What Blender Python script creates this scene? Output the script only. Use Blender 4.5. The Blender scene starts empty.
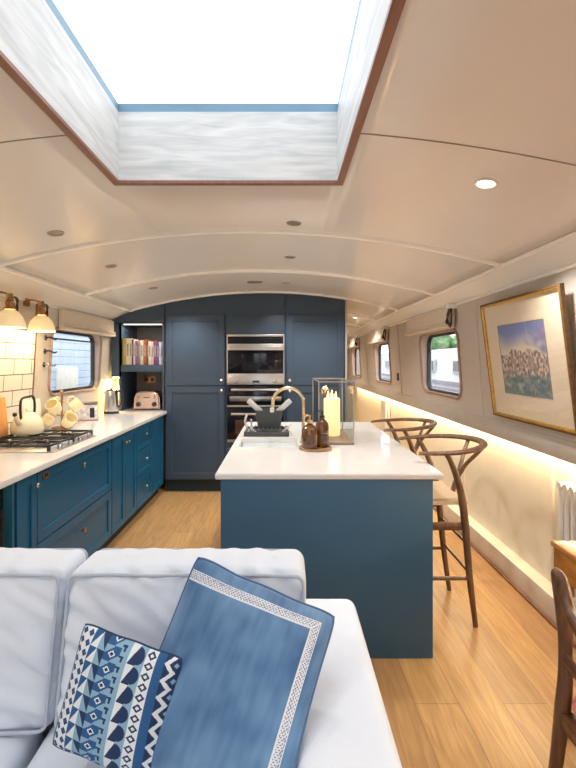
import bpy, bmesh, math, random
from mathutils import Vector, Matrix, noise
random.seed(4)
PI = math.pi
COL = bpy.context.scene.collection
V = Vector

# ------------------------------------------------------------------ materials
def new_mat(name):
    m = bpy.data.materials.new(name); m.use_nodes = True
    nt = m.node_tree; b = nt.nodes['Principled BSDF']
    return m, nt, b
def mat(name, col, rough=0.5, metal=0.0, noise_amt=0.06, scale=8, bump=0.0, bscale=60, coat=0, emit=None, es=0, stretch=(1,1,1), sheen=0, trans=0, spec=0.5):
    m, nt, b = new_mat(name)
    tc = nt.nodes.new('ShaderNodeTexCoord'); mp = nt.nodes.new('ShaderNodeMapping')
    nt.links.new(tc.outputs['Object'], mp.inputs['Vector']); mp.inputs['Scale'].default_value = stretch
    n = nt.nodes.new('ShaderNodeTexNoise'); n.inputs['Scale'].default_value = scale; n.inputs['Detail'].default_value = 4
    nt.links.new(mp.outputs['Vector'], n.inputs['Vector'])
    r = nt.nodes.new('ShaderNodeValToRGB')
    c = V(col[:3])
    r.color_ramp.elements[0].position = 0.3; r.color_ramp.elements[1].position = 0.7
    r.color_ramp.elements[0].color = (*[x*(1-noise_amt) for x in c], 1)
    r.color_ramp.elements[1].color = (*[min(1, x*(1+noise_amt)) for x in c], 1)
    nt.links.new(n.outputs['Fac'], r.inputs['Fac']); nt.links.new(r.outputs['Color'], b.inputs['Base Color'])
    b.inputs['Roughness'].default_value = rough; b.inputs['Metallic'].default_value = metal
    b.inputs['Coat Weight'].default_value = coat; b.inputs['Coat Roughness'].default_value = 0.08
    b.inputs['Specular IOR Level'].default_value = spec
    b.inputs['Transmission Weight'].default_value = trans
    if sheen: b.inputs['Sheen Weight'].default_value = sheen
    if bump:
        n2 = nt.nodes.new('ShaderNodeTexNoise'); n2.inputs['Scale'].default_value = bscale; n2.inputs['Detail'].default_value = 5
        nt.links.new(mp.outputs['Vector'], n2.inputs['Vector'])
        bp = nt.nodes.new('ShaderNodeBump'); bp.inputs['Strength'].default_value = bump; bp.inputs['Distance'].default_value = 0.004
        nt.links.new(n2.outputs['Fac'], bp.inputs['Height']); nt.links.new(bp.outputs['Normal'], b.inputs['Normal'])
    if emit:
        b.inputs['Emission Color'].default_value = (*emit, 1); b.inputs['Emission Strength'].default_value = es
    return m
def wood(name, c1, c2, axis='Y', rough=0.45, scale=3, coat=0.0, st=12):
    m, nt, b = new_mat(name)
    tc = nt.nodes.new('ShaderNodeTexCoord'); mp = nt.nodes.new('ShaderNodeMapping')
    nt.links.new(tc.outputs['Object'], mp.inputs['Vector'])
    s = [st, st, st]; s['XYZ'.index(axis)] = 1.0
    mp.inputs['Scale'].default_value = s
    n = nt.nodes.new('ShaderNodeTexNoise'); n.inputs['Scale'].default_value = scale; n.inputs['Detail'].default_value = 6
    n.inputs['Distortion'].default_value = 1.2
    nt.links.new(mp.outputs['Vector'], n.inputs['Vector'])
    r = nt.nodes.new('ShaderNodeValToRGB'); r.color_ramp.elements[0].position = .32; r.color_ramp.elements[1].position = .68
    r.color_ramp.elements[0].color = (*c1, 1); r.color_ramp.elements[1].color = (*c2, 1)
    nt.links.new(n.outputs['Fac'], r.inputs['Fac']); nt.links.new(r.outputs['Color'], b.inputs['Base Color'])
    bp = nt.nodes.new('ShaderNodeBump'); bp.inputs['Strength'].default_value = .15; bp.inputs['Distance'].default_value = .002
    nt.links.new(n.outputs['Fac'], bp.inputs['Height']); nt.links.new(bp.outputs['Normal'], b.inputs['Normal'])
    b.inputs['Roughness'].default_value = rough; b.inputs['Coat Weight'].default_value = coat
    return m
def brick_mat(name, ca, cb, mortar, w, h, ms, plane, rough=.4, bump=.4, grain=None, offset=.5, rot=0, coat=0):
    m, nt, b = new_mat(name)
    tc = nt.nodes.new('ShaderNodeTexCoord'); sp = nt.nodes.new('ShaderNodeSeparateXYZ'); cb_ = nt.nodes.new('ShaderNodeCombineXYZ')
    nt.links.new(tc.outputs['Object'], sp.inputs[0])
    nt.links.new(sp.outputs[plane[0]], cb_.inputs[0]); nt.links.new(sp.outputs[plane[1]], cb_.inputs[1])
    br = nt.nodes.new('ShaderNodeTexBrick'); br.inputs['Scale'].default_value = 1; br.inputs['Brick Width'].default_value = w
    br.inputs['Row Height'].default_value = h; br.inputs['Mortar Size'].default_value = ms; br.offset = offset
    br.inputs['Mortar Smooth'].default_value = 0.1; br.inputs['Bias'].default_value = 0
    br.inputs['Color1'].default_value = (*ca, 1); br.inputs['Color2'].default_value = (*cb, 1); br.inputs['Mortar'].default_value = (*mortar, 1)
    nt.links.new(cb_.outputs[0], br.inputs['Vector'])
    out = br.outputs['Color']
    if grain:
        mp = nt.nodes.new('ShaderNodeMapping'); mp.inputs['Scale'].default_value = grain
        nt.links.new(tc.outputs['Object'], mp.inputs['Vector'])
        n = nt.nodes.new('ShaderNodeTexNoise'); n.inputs['Scale'].default_value = 2.5; n.inputs['Detail'].default_value = 7; n.inputs['Distortion'].default_value = 1.5
        nt.links.new(mp.outputs['Vector'], n.inputs['Vector'])
        r = nt.nodes.new('ShaderNodeValToRGB'); r.color_ramp.elements[0].position = .3; r.color_ramp.elements[1].position = .7
        r.color_ramp.elements[0].color = (.62, .56, .50, 1); r.color_ramp.elements[1].color = (1.0, 1.0, 1.0, 1)
        nt.links.new(n.outputs['Fac'], r.inputs['Fac'])
        mx = nt.nodes.new('ShaderNodeMix'); mx.data_type = 'RGBA'; mx.blend_type = 'MULTIPLY'; mx.inputs[0].default_value = .8
        nt.links.new(out, mx.inputs[6]); nt.links.new(r.outputs['Color'], mx.inputs[7]); out = mx.outputs[2]
    nt.links.new(out, b.inputs['Base Color'])
    bp = nt.nodes.new('ShaderNodeBump'); bp.invert = True; bp.inputs['Strength'].default_value = bump; bp.inputs['Distance'].default_value = .002
    nt.links.new(br.outputs['Fac'], bp.inputs['Height']); nt.links.new(bp.outputs['Normal'], b.inputs['Normal'])
    b.inputs['Roughness'].default_value = rough; b.inputs['Coat Weight'].default_value = coat
    return m
def glass_mat(name, tint=(1, 1, 1), refl=.08):
    m = bpy.data.materials.new(name); m.use_nodes = True; nt = m.node_tree; nt.nodes.clear()
    o = nt.nodes.new('ShaderNodeOutputMaterial'); mx = nt.nodes.new('ShaderNodeMixShader')
    t = nt.nodes.new('ShaderNodeBsdfTransparent'); t.inputs[0].default_value = (*tint, 1)
    g = nt.nodes.new('ShaderNodeBsdfGlossy'); g.inputs['Roughness'].default_value = .02
    lw = nt.nodes.new('ShaderNodeLayerWeight'); lw.inputs['Blend'].default_value = .5
    pw = nt.nodes.new('ShaderNodeMath'); pw.operation = 'POWER'; pw.inputs[1].default_value = 4
    mu = nt.nodes.new('ShaderNodeMath'); mu.operation = 'MULTIPLY_ADD'; mu.inputs[1].default_value = .7; mu.inputs[2].default_value = refl * .5
    mu.use_clamp = True
    nt.links.new(lw.outputs['Facing'], pw.inputs[0]); nt.links.new(pw.outputs[0], mu.inputs[0])
    nt.links.new(mu.outputs[0], mx.inputs[0]); nt.links.new(t.outputs[0], mx.inputs[1]); nt.links.new(g.outputs[0], mx.inputs[2])
    nt.links.new(mx.outputs[0], o.inputs[0])
    return m
def attr_mat(name, rough=.8, sheen=0):
    m, nt, b = new_mat(name)
    a = nt.nodes.new('ShaderNodeVertexColor'); a.layer_name = 'pattern'
    nt.links.new(a.outputs['Color'], b.inputs['Base Color']); b.inputs['Roughness'].default_value = rough
    b.inputs['Sheen Weight'].default_value = sheen
    n = nt.nodes.new('ShaderNodeTexNoise'); n.inputs['Scale'].default_value = 300
    bp = nt.nodes.new('ShaderNodeBump'); bp.inputs['Strength'].default_value = .2; bp.inputs['Distance'].default_value = .001
    nt.links.new(n.outputs['Fac'], bp.inputs['Height']); nt.links.new(bp.outputs['Normal'], b.inputs['Normal'])
    return m

CEIL = mat('ceiling_gloss_cream', (.85, .825, .79), .26, noise_amt=.015, scale=2, coat=.25)
WALLU = mat('taupe_wall_paint', (.58, .525, .48), .55, noise_amt=.03, scale=3)
WALLL = mat('cream_wall_paint', (.80, .73, .60), .6, noise_amt=.02)
WALLK = mat('kitchen_wall_paint', (.66, .60, .52), .6, noise_amt=.02)
MOULD = mat('cream_moulding', (.97, .94, .89), .35, noise_amt=.01)
FLOOR = brick_mat('oak_floor', (.70, .42, .17), (.47, .265, .12), (.30, .17, .08), 1.9, .19, .0015, (1, 0), .33, .25, grain=(14, 1.1, 14), offset=.37)
NAVY = mat('navy_cabinet_paint', (.045, .075, .120), .42, noise_amt=.05, scale=3)
BLUE = mat('petrol_blue_cabinet_paint', (.010, .115, .235), .36, noise_amt=.05, scale=3)
ISLE = mat('island_blue_paint', (.035, .118, .22), .45, noise_amt=.04, scale=3)
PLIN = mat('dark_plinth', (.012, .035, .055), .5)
QUARTZ = mat('white_quartz', (.84, .83, .82), .13, noise_amt=.02, scale=20, coat=.3)
CERAM = mat('white_ceramic', (.82, .87, .90), .12, noise_amt=.01, coat=.5)
TILE = brick_mat('white_metro_tile', (.85, .82, .74), (.82, .79, .71), (.13, .11, .09), .22, .115, .0035, (1, 2), .15, .5, coat=.4)
STEEL = mat('brushed_steel', (.66, .66, .67), .32, 1.0, .05, 40, stretch=(1, 20, 20))
STEELD = mat('satin_steel', (.50, .50, .52), .25, 1.0)
PBRASS = mat('pale_brass', (.74, .60, .40), .26, 1.0, .03)
BRASS = mat('aged_brass', (.62, .42, .16), .28, 1.0, .08, 30)
COPPER = mat('copper_brass', (.50, .26, .12), .32, 1.0, .1, 30)
GOLD = mat('gilt_frame', (.60, .38, .10), .38, .75, .15, 40)
DKGOLD = mat('dark_bronze_frame', (.16, .09, .035), .45, .3, .2, 40)
BLACK = mat('black_glass', (.008, .008, .012), .08, noise_amt=0, spec=.35)
IRON = mat('cast_iron', (.025, .025, .026), .55, bump=.2)
BLKPL = mat('black_plastic', (.02, .02, .022), .4)
GREYPL = mat('charcoal_plastic', (.055, .06, .065), .5)
LTGREY = mat('pale_grey_plastic', (.60, .61, .62), .4)
CREAMEN = mat('cream_enamel', (.88, .80, .58), .2, coat=.5, noise_amt=.02)
MUGM = mat('cream_stoneware', (.88, .78, .52), .25, coat=.4, noise_amt=.04)
SOFA = mat('white_cotton', (.75, .81, .91), .9, noise_amt=.02, scale=6, bump=.25, bscale=350, sheen=.15)
PIPING = mat('white_piping', (.50, .56, .66), .9, noise_amt=.02)
WALNUT = wood('dark_walnut', (.085, .035, .018), (.17, .075, .035), 'Z', .35, 4, .2)
WALNUTL = wood('stool_walnut', (.12, .06, .032), (.23, .125, .07), 'Z', .4, 4, .15)
CORDS = mat('paper_cord', (.66, .50, .33), .8, noise_amt=.12, scale=60, bump=.6, bscale=200, stretch=(1, 8, 1))
OAKT = wood('honey_table_wood', (.36, .13, .025), (.58, .25, .05), 'Y', .28, 3, .4)
LIMED = wood('limed_oak', (.56, .57, .57), (.80, .79, .77), 'X', .5, 3, 0, 9)
LIMEDY = wood('limed_oak_side', (.56, .57, .57), (.80, .79, .77), 'Y', .5, 3, 0, 9)
REDWD = wood('reddish_wood_edge', (.23, .10, .06), (.33, .15, .09), 'Y', .45, 3)
WFRAME = wood('window_surround_wood', (.34, .21, .15), (.46, .30, .22), 'Z', .45, 3)
DARKAL = mat('dark_window_aluminium', (.05, .06, .07), .35, .6)
BLIND = mat('linen_blind', (.80, .70, .58), .9, noise_amt=.03, bump=.3, bscale=200)
ROPE = mat('brown_rope', (.10, .06, .04), .8, noise_amt=.2, scale=80)
LINER = mat('pinkish_reveal', (.66, .52, .45), .55, noise_amt=.02)
GLASS = glass_mat('window_glass')
LGLASS = glass_mat('lantern_glass', (.93, .95, .95), .08)
AMBER = mat('amber_glass', (.22, .09, .03), .03, noise_amt=.2, scale=14, coat=.6, trans=.75)
WAX = mat('ivory_candle_wax', (.95, .82, .50), .5, noise_amt=.03, emit=(1, .72, .30), es=.42)
FLAME = mat('flame', (1, .6, .2), .5, emit=(1, .5, .12), es=9)
LANT = mat('lantern_metal', (.42, .38, .34), .35, .8)
BOARD = wood('lantern_base_wood', (.20, .14, .09), (.32, .23, .15), 'Y', .4)
TRAYW = wood('bottle_tray_wood', (.34, .18, .09), (.48, .28, .15), 'X', .45)
CUTB = wood('orange_board_wood', (.60, .28, .08), (.74, .40, .14), 'Z', .45)
WHITEB = mat('white_board', (.86, .83, .75), .4)
RADW = mat('white_radiator_enamel', (.84, .83, .80), .3, coat=.3)
TOAST = mat('toaster_steel', (.72, .56, .50), .26, .85, .05, 30)
SHADE = mat('cream_lamp_shade', (.92, .78, .52), .45, noise_amt=.02, emit=(1, .70, .34), es=.30)
BULB = mat('bulb', (1, .8, .5), .4, emit=(1, .76, .42), es=18)
LED = mat('led_strip', (1, .8, .5), .4, emit=(1, .74, .38), es=7)
SPOTON = mat('lit_downlight', (1, .9, .7), .4, emit=(1, .86, .66), es=14)
SPOTOFF = mat('dim_downlight', (.30, .25, .21), .3, .3)
RINGM = mat('downlight_ring', (.45, .36, .29), .35, .7)
VELVET = attr_mat('blue_velvet_pattern', .75, .5)
PRINT = attr_mat('printed_cotton_pattern', .85)
PAINT = attr_mat('watercolour', .5)
MATB = mat('picture_mount', (.80, .68, .52), .8, noise_amt=.02)
REDFL = mat('red_floral_fabric', (.62, .22, .22), .9, noise_amt=.6, scale=45, bump=.2)
KNOB = mat('nickel_knob', (.70, .64, .55), .22, 1.0)
GROOVE = mat('panel_joint', (.42, .36, .31), .7)
GREYT = mat('grey_beige_rail_paint', (.50, .45, .40), .5)

# ------------------------------------------------------------------ geometry helpers
def merge(bm, tmp, M=None):
    if M is not None: bmesh.ops.transform(tmp, matrix=M, verts=tmp.verts)
    me = bpy.data.meshes.new('tmp'); tmp.to_mesh(me); tmp.free(); bm.from_mesh(me); bpy.data.meshes.remove(me)
def box(bm, x0, x1, y0, y1, z0, z1, bev=0.0, seg=2, M=None):
    t = bmesh.new(); bmesh.ops.create_cube(t, size=1)
    for v in t.verts: v.co = V(((x0+x1)/2+v.co.x*(x1-x0), (y0+y1)/2+v.co.y*(y1-y0), (z0+z1)/2+v.co.z*(z1-z0)))
    if bev: bmesh.ops.bevel(t, geom=list(t.edges), offset=bev, segments=seg, affect='EDGES', profile=.5)
    merge(bm, t, M); return bm
def loopface(bm, rings, cap=True, closed=True):
    vs = [[bm.verts.new(p) for p in r] for r in rings]; n = len(rings[0])
    for a, b in zip(vs, vs[1:]):
        for i in range(n if closed else n-1):
            j = (i+1) % n
            bm.faces.new((a[i], a[j], b[j], b[i]))
    if cap:
        bm.faces.new(list(reversed(vs[0]))); bm.faces.new(vs[-1])
    return vs
def lathe(bm, prof, c=(0, 0, 0), seg=24, cap=True):
    rings = [[V((c[0]+r*math.cos(2*PI*i/seg), c[1]+r*math.sin(2*PI*i/seg), c[2]+z)) for i in range(seg)] for r, z in prof]
    t = bmesh.new(); loopface(t, rings, cap); bmesh.ops.recalc_face_normals(t, faces=t.faces); merge(bm, t); return bm
def smooth_path(pts, n=6):
    pts = [V(p) for p in pts]
    if len(pts) < 3 or n < 2: return pts
    P = [pts[0]*2-pts[1]] + pts + [pts[-1]*2-pts[-2]]; out = []
    for i in range(1, len(P)-2):
        for k in range(n):
            t = k/n
            out.append(.5*((2*P[i])+(-P[i-1]+P[i+1])*t+(2*P[i-1]-5*P[i]+4*P[i+1]-P[i+2])*t*t+(-P[i-1]+3*P[i]-3*P[i+1]+P[i+2])*t**3))
    out.append(pts[-1]); return out
def tube(bm, pts, r=.01, seg=10, n=6, flat=None, closed=False):
    p = smooth_path(pts, n) if not closed else [V(q) for q in pts]; N = len(p); rings = []
    up = None
    for i, q in enumerate(p):
        if closed: d = (p[(i+1) % N]-p[i-1]).normalized()
        else: d = (p[min(i+1, N-1)]-p[max(i-1, 0)]).normalized()
        if up is None: up = V((0, 0, 1)) if abs(d.z) < .9 else V((1, 0, 0))
        s = d.cross(up).normalized(); up = s.cross(d).normalized()
        t = i/max(1, N-1)
        if callable(r): rr = r(t)
        elif isinstance(r, (list, tuple)):
            f = t*(len(r)-1); k = min(int(f), len(r)-2); rr = r[k]+(r[k+1]-r[k])*(f-k)
        else: rr = r
        fx, fy = flat if flat else (1, 1)
        rings.append([q+s*math.cos(2*PI*k/seg)*rr*fx+up*math.sin(2*PI*k/seg)*rr*fy for k in range(seg)])
    t_ = bmesh.new()
    if closed:
        rings.append(rings[0]); loopface(t_, rings, False); bmesh.ops.remove_doubles(t_, verts=t_.verts, dist=1e-6)
    else: loopface(t_, rings, True)
    bmesh.ops.recalc_face_normals(t_, faces=t_.faces); merge(bm, t_); return bm
def prism(bm, poly, axis, a0, a1):
    def P(u, v, a): return {'X': V((a, u, v)), 'Y': V((u, a, v)), 'Z': V((u, v, a))}[axis]
    t = bmesh.new(); loopface(t, [[P(u, v, a0) for u, v in poly], [P(u, v, a1) for u, v in poly]])
    bmesh.ops.recalc_face_normals(t, faces=t.faces); merge(bm, t); return bm
def ball(bm, c, r, sz=1, seg=14):
    t = bmesh.new(); bmesh.ops.create_uvsphere(t, u_segments=seg, v_segments=max(6, seg//2+2), radius=r)
    for v in t.verts: v.co = V((v.co.x, v.co.y, v.co.z*sz))+V(c)
    merge(bm, t); return bm
def B(): return bmesh.new()
def rrect(cx, cy, w, h, r, n=6):
    pts = []
    for sx, sy, a0 in ((1, 1, 0), (-1, 1, PI/2), (-1, -1, PI), (1, -1, 1.5*PI)):
        for k in range(n+1):
            a = a0+PI/2*k/n
            pts.append((cx+sx*(w/2-r)+r*math.cos(a), cy+sy*(h/2-r)+r*math.sin(a)))
    return pts

WLOC = {}
def thing(name, label, cat, loc=(0, 0, 0), group=None):
    o = bpy.data.objects.new(name, None); COL.objects.link(o); o.location = loc; o.empty_display_size = .05
    o['label'] = label; o['category'] = cat
    if group: o['group'] = group
    WLOC[o.name] = V(loc); return o
def part(name, bm, m, parent=None, label=None, smooth=35, kind=None):
    me = bpy.data.meshes.new(name); bm.to_mesh(me); bm.free()
    o = bpy.data.objects.new(name, me); COL.objects.link(o); me.materials.append(m)
    w = WLOC[parent.name] if parent is not None else V((0, 0, 0))
    if w.length: me.transform(Matrix.Translation(-w))
    if smooth:
        me.polygons.foreach_set('use_smooth', [True]*len(me.polygons)); me.set_sharp_from_angle(angle=math.radians(smooth))
    if parent is not None: o.parent = parent
    WLOC[o.name] = w
    if label: o['label'] = label
    if kind: o['kind'] = kind
    return o
def single(name, bm, m, label, cat, group=None, smooth=35, org=None):
    o = part(name, bm, m, smooth=smooth)
    if org is not None:
        o.data.transform(Matrix.Translation(-V(org))); o.location = org; WLOC[o.name] = V(org)
    o['label'] = label; o['category'] = cat
    if group: o['group'] = group
    return o
def struct(name, bm, m, parent=None, smooth=35):
    o = part(name, bm, m, parent, smooth=smooth)
    if parent is None: o['kind'] = 'structure'
    return o
def dup(root, loc, label, rotz=None):
    r = root.copy(); COL.objects.link(r); r.location = loc; r['label'] = label
    if rotz is not None: r.rotation_euler = (0, 0, rotz)
    for ch in list(root.children):
        c = ch.copy(); COL.objects.link(c); c.parent = r
        for g in ch.children:
            d = g.copy(); COL.objects.link(d); d.parent = c
    return r

# ------------------------------------------------------------------ shell profile
CX = -.20
def zc(x): return 2.255-.205*((x-CX)/1.5)**2          # arched ceiling
def xr(z): return 1.465-.065*(z-.97)/.97               # upper right wall
def xl(z): return -1.99+.06*(z-.97)/.97                # upper left wall
Y0, Y1 = -2.4, 10.0

b = B(); box(b, -2.1, 1.75, Y0-.1, Y1+.1, -.08, 0); struct('floor', b, FLOOR)

# ceiling with the skylight opening
SX0, SX1, SY0, SY1 = -.69, .228, .30, 1.845
HX_ = (SX0-.01, SX1+.01)
XS = sorted(set([-1.70+3.0*i/24 for i in range(25)]+list(HX_))); YS = [Y0, SY0-.01, SY1+.01, 2.61, 3.76, 4.91, 7.5, Y1]
b = B()
for j in range(len(YS)-1):
    for i in range(len(XS)-1):
        xa, xb, ya, yb = XS[i], XS[i+1], YS[j], YS[j+1]
        if xa >= HX_[0]-1e-6 and xb <= HX_[1]+1e-6 and ya >= SY0-.011 and yb <= SY1+.011: continue
        for lift in (0,):
            vs = [b.verts.new(p) for p in ((xa, ya, zc(xa)), (xa, yb, zc(xa)), (xb, yb, zc(xb)), (xb, ya, zc(xb)))]
            b.faces.new(vs)
bmesh.ops.remove_doubles(b, verts=b.verts, dist=1e-5)
ce = struct('ceiling', b, CEIL)
so = ce.modifiers.new('s', 'SOLIDIFY'); so.thickness = .03; so.offset = -1
# sloping soffits at both sides
b = B(); prism(b, [(1.40, 1.94), (1.30, 2.052), (1.30, 2.10), (1.55, 2.10), (1.55, 1.94)], 'Y', Y0, Y1); struct('ceiling_right_slope', b, CEIL)
b = B(); prism(b, [(-1.93, 1.94), (-1.70, 2.052), (-1.70, 2.10), (-2.1, 2.10), (-2.1, 1.94)], 'Y', Y0, Y1); struct('ceiling_left_slope', b, CEIL)
tn = [0]
def trim(bm, m, parent=None):
    tn[0] += 1; return struct('trim_%d' % tn[0], bm, m, parent)
b = B(); tube(b, [(1.30, Y0, 2.048), (1.30, Y1, 2.048)], .016, 8, 1); trim(b, MOULD)
b = B(); tube(b, [(1.398, Y0, 1.938), (1.398, Y1, 1.938)], .011, 8, 1); trim(b, MOULD)
b = B(); tube(b, [(-1.70, Y0, 2.048), (-1.70, 5.5, 2.048)], .020, 8, 1); trim(b, MOULD)
b = B(); tube(b, [(-1.928, Y0, 1.938), (-1.928, 5.5, 1.938)], .011, 8, 1); trim(b, MOULD)
for y in (2.61, 3.76, 4.915, 6.1, 7.3, 8.5):
    b = B(); x0 = -1.70 if y < 5 else .74
    tube(b, [(x0+(1.30-x0)*i/30, y, zc(x0+(1.30-x0)*i/30)-.001) for i in range(31)], .024, 8, 1, flat=(1.1, .7)); trim(b, MOULD)
b = B()
for xa, xb in ((-1.70, SX0-.01), (SX1+.01, 1.30)):
    tube(b, [(xa+(xb-xa)*i/10, 1.46, zc(xa+(xb-xa)*i/10)-.0005) for i in range(11)], .0028, 6, 1)
trim(b, GROOVE)

# skylight shaft
zb, zt = 2.225, 2.525
b = B(); box(b, SX0-.02, SX1+.02, SY1, SY1+.02, zb+.01, zt); s_ = struct('window_4', b, LIMED)
b = B(); box(b, SX0-.02, SX1+.02, SY0-.02, SY0, zb+.01, zt); part('shaft_board', b, LIMED, s_)
b = B(); box(b, SX0-.02, SX0, SY0, SY1, zb+.01, zt); part('shaft_board', b, LIMEDY, s_)
b = B(); box(b, SX1, SX1+.02, SY0, SY1, zb+.01, zt); part('shaft_board', b, LIMEDY, s_)
b = B(); box(b, SX0-.026, SX1+.026, SY1-.002, SY1+.024, zb, zb+.012); box(b, SX0-.026, SX1+.026, SY0-.024, SY0+.002, zb, zb+.012)
box(b, SX0-.026, SX0+.002, SY0, SY1, zb, zb+.012); box(b, SX1-.002, SX1+.026, SY0, SY1, zb, zb+.012); part('edge_trim', b, REDWD, s_)
FRB = mat('blue_grey_frame', (.16, .30, .42), .4)
b = B()
for a in ((SX0-.06, SX1+.06, SY1-.0, SY1+.06), (SX0-.06, SX1+.06, SY0-.06, SY0), (SX0-.06, SX0, SY0, SY1), (SX1, SX1+.06, SY0, SY1)):
    box(b, *a, zt, zt+.035)
part('window_frame', b, FRB, s_)
b = B(); box(b, SX0-.03, SX1+.03, SY0-.03, SY1+.03, zt+.036, zt+.042); part('glass', b, GLASS, s_)

# ------------------------------------------------------------------ side walls with rounded window openings
def wall_panel(xf, y0, y1, z0, z1, wins):
    """inner skin of an upper wall, with rounded openings. wins: (yc, zc, w, h, r)"""
    b = B(); ys = [y0]; wins = sorted(wins)
    def quad(a, c, d, e):
        b.faces.new([b.verts.new((xf(z), y, z)) for y, z in (a, c, d, e)])
    cur = y0
    for (yc, zcn, w, h, r) in wins:
        ya, yb = yc-w/2-.08, yc+w/2+.08
        if ya > cur: quad((cur, z0), (ya, z0), (ya, z1), (cur, z1))
        hole = rrect(yc, zcn, w, h, r, 7)
        ring = [(p, math.atan2(p[1]-zcn, p[0]-yc)) for p in hole]
        outer = []
        def proj(dx, dz):
            t = min([(yb-yc)/dx if dx > 0 else (ya-yc)/dx if dx < 0 else 1e9, (z1-zcn)/dz if dz > 0 else (z0-zcn)/dz if dz < 0 else 1e9])
            return (yc+dx*t, zcn+dz*t)
        for (p, a) in ring: outer.append(proj(p[0]-yc, p[1]-zcn))
        n = len(hole)
        # snap the outer point nearest each corner to the corner itself
        for c in ((ya, z0), (yb, z0), (ya, z1), (yb, z1)):
            k = min(range(n), key=lambda i: (outer[i][0]-c[0])**2+(outer[i][1]-c[1])**2); outer[k] = c
        for i in range(n):
            j = (i+1) % n; quad(hole[i], hole[j], outer[j], outer[i])
        cur = yb
    if cur < y1: quad((cur, z0), (y1, z0), (y1, z1), (cur, z1))
    bmesh.ops.remove_doubles(b, verts=b.verts, dist=1e-5)
    bmesh.ops.recalc_face_normals(b, faces=b.faces)
    return b
RW = [(4.05, 1.46, .98, .56, .10), (6.36, 1.46, .98, .56, .10), (8.62, 1.46, .98, .56, .10), (-1.0, 1.46, .98, .56, .10)]
LW = [(4.20, 1.475, 1.0, .56, .09), (-.9, 1.46, .95, .56, .09)]
wr = struct('wall_right', wall_panel(xr, Y0, Y1, .97, 1.94, RW), WALLU, smooth=0)
wl = struct('wall_left', wall_panel(xl, Y0, 5.6, .90, 1.94, LW), WALLK, smooth=0)
b = B(); box(b, 1.61, 1.66, Y0, Y1, 0, 1.0); struct('wall_right_lower', b, WALLL)
b = B(); box(b, 1.462, 1.66, Y0, Y1, .97, .985); trim(b, GREYT)     # ledge above the light strip
b = B(); box(b, 1.447, 1.465, Y0, Y1, .965, 1.075, .003); trim(b, GREYT)
b = B(); box(b, -2.05, -1.99, Y0, 5.6, 0, .95); struct('wall_left_lower', b, WALLK)
b = B(); box(b, -2.2, -1.0, Y0-.1, Y0, 0, 2.4); box(b, .60, 1.9, Y0-.1, Y0, 0, 2.4); box(b, -1.0, .60, Y0-.1, Y0, 2.0, 2.4); box(b, -1.0, .60, Y0-.1, Y0, 0, .12); struct('wall_back', b, WALLK)
for dn, (xa, xb) in enumerate(((-1.0, -.2), (-.2, .60))):  # unseen glazed doors, added behind the camera to let cool daylight onto the sofa
    b = B(); ring = [(xa, .12), (xb, .12), (xb, 2.0), (xa, 2.0)]; inn = [(xa+.06, .2), (xb-.06, .2), (xb-.06, 1.94), (xa+.06, 1.94)]
    for ya in (0,):
        loopface(b, [[V((x, Y0-.07, z)) for x, z in inn], [V((x, Y0-.07, z)) for x, z in ring], [V((x, Y0-.03, z)) for x, z in ring], [V((x, Y0-.03, z)) for x, z in inn], [V((x, Y0-.07, z)) for x, z in inn]], cap=False)
    bmesh.ops.remove_doubles(b, verts=b.verts, dist=1e-6); d_ = struct('door_%d' % (dn+1), b, MOULD)
    b = B(); b.faces.new([b.verts.new((x, Y0-.05, z)) for x, z in inn]); part('glass', b, GLASS, d_)
    b = B(); tube(b, [(-.2+(.03 if dn else -.03), Y0-.02, 1.0), (-.2+(.11 if dn else -.11), Y0-.015, 1.0)], .009, 8, 1); part('door_handle', b, BRASS, d_)
b = B(); box(b, .5, 1.9, Y1, Y1+.1, 0, 2.4); struct('wall_front', b, WALLK)
b = B(); prism(b, [(-2.1, 0), (.735, 0)]+[(x, zc(x)+.01) for x in [.735-i*.12 for i in range(21)]]+[(-2.1, 1.98)], 'Y', 5.56, 5.62)
struct('wall_kitchen', b, WALLK)
b = B(); box(b, .72, .735, 5.6, Y1, 0, 2.2); struct('wall_corridor', b, WALLK)
# panel joints on right wall
for y in (3.20, 5.38, 7.5):
    b = B(); prism(b, [(xr(1.08)-.004, 1.08), (xr(1.92)-.004, 1.92), (xr(1.92)+.004, 1.92), (xr(1.08)+.004, 1.08)], 'Y', y-.009, y+.009)
    trim(b, WALLU if y < 4 else GROOVE)
# skirting
b = B(); box(b, 1.515, 1.61, Y0, Y1, 0, .15, .004); o = struct('baseboard_right', b, mat('skirting_paint', (.70, .62, .50), .45))
b = B(); box(b, 1.502, 1.516, Y0, Y1, 0, .018, .003); part('floor_bead', b, REDWD, o)
# lower wall panel beads
for y in (2.62, 3.9, 5.2, 6.5):
    b = B(); box(b, 1.602, 1.611, y-.012, y+.012, .15, .96, .002); trim(b, WALLL)

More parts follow.
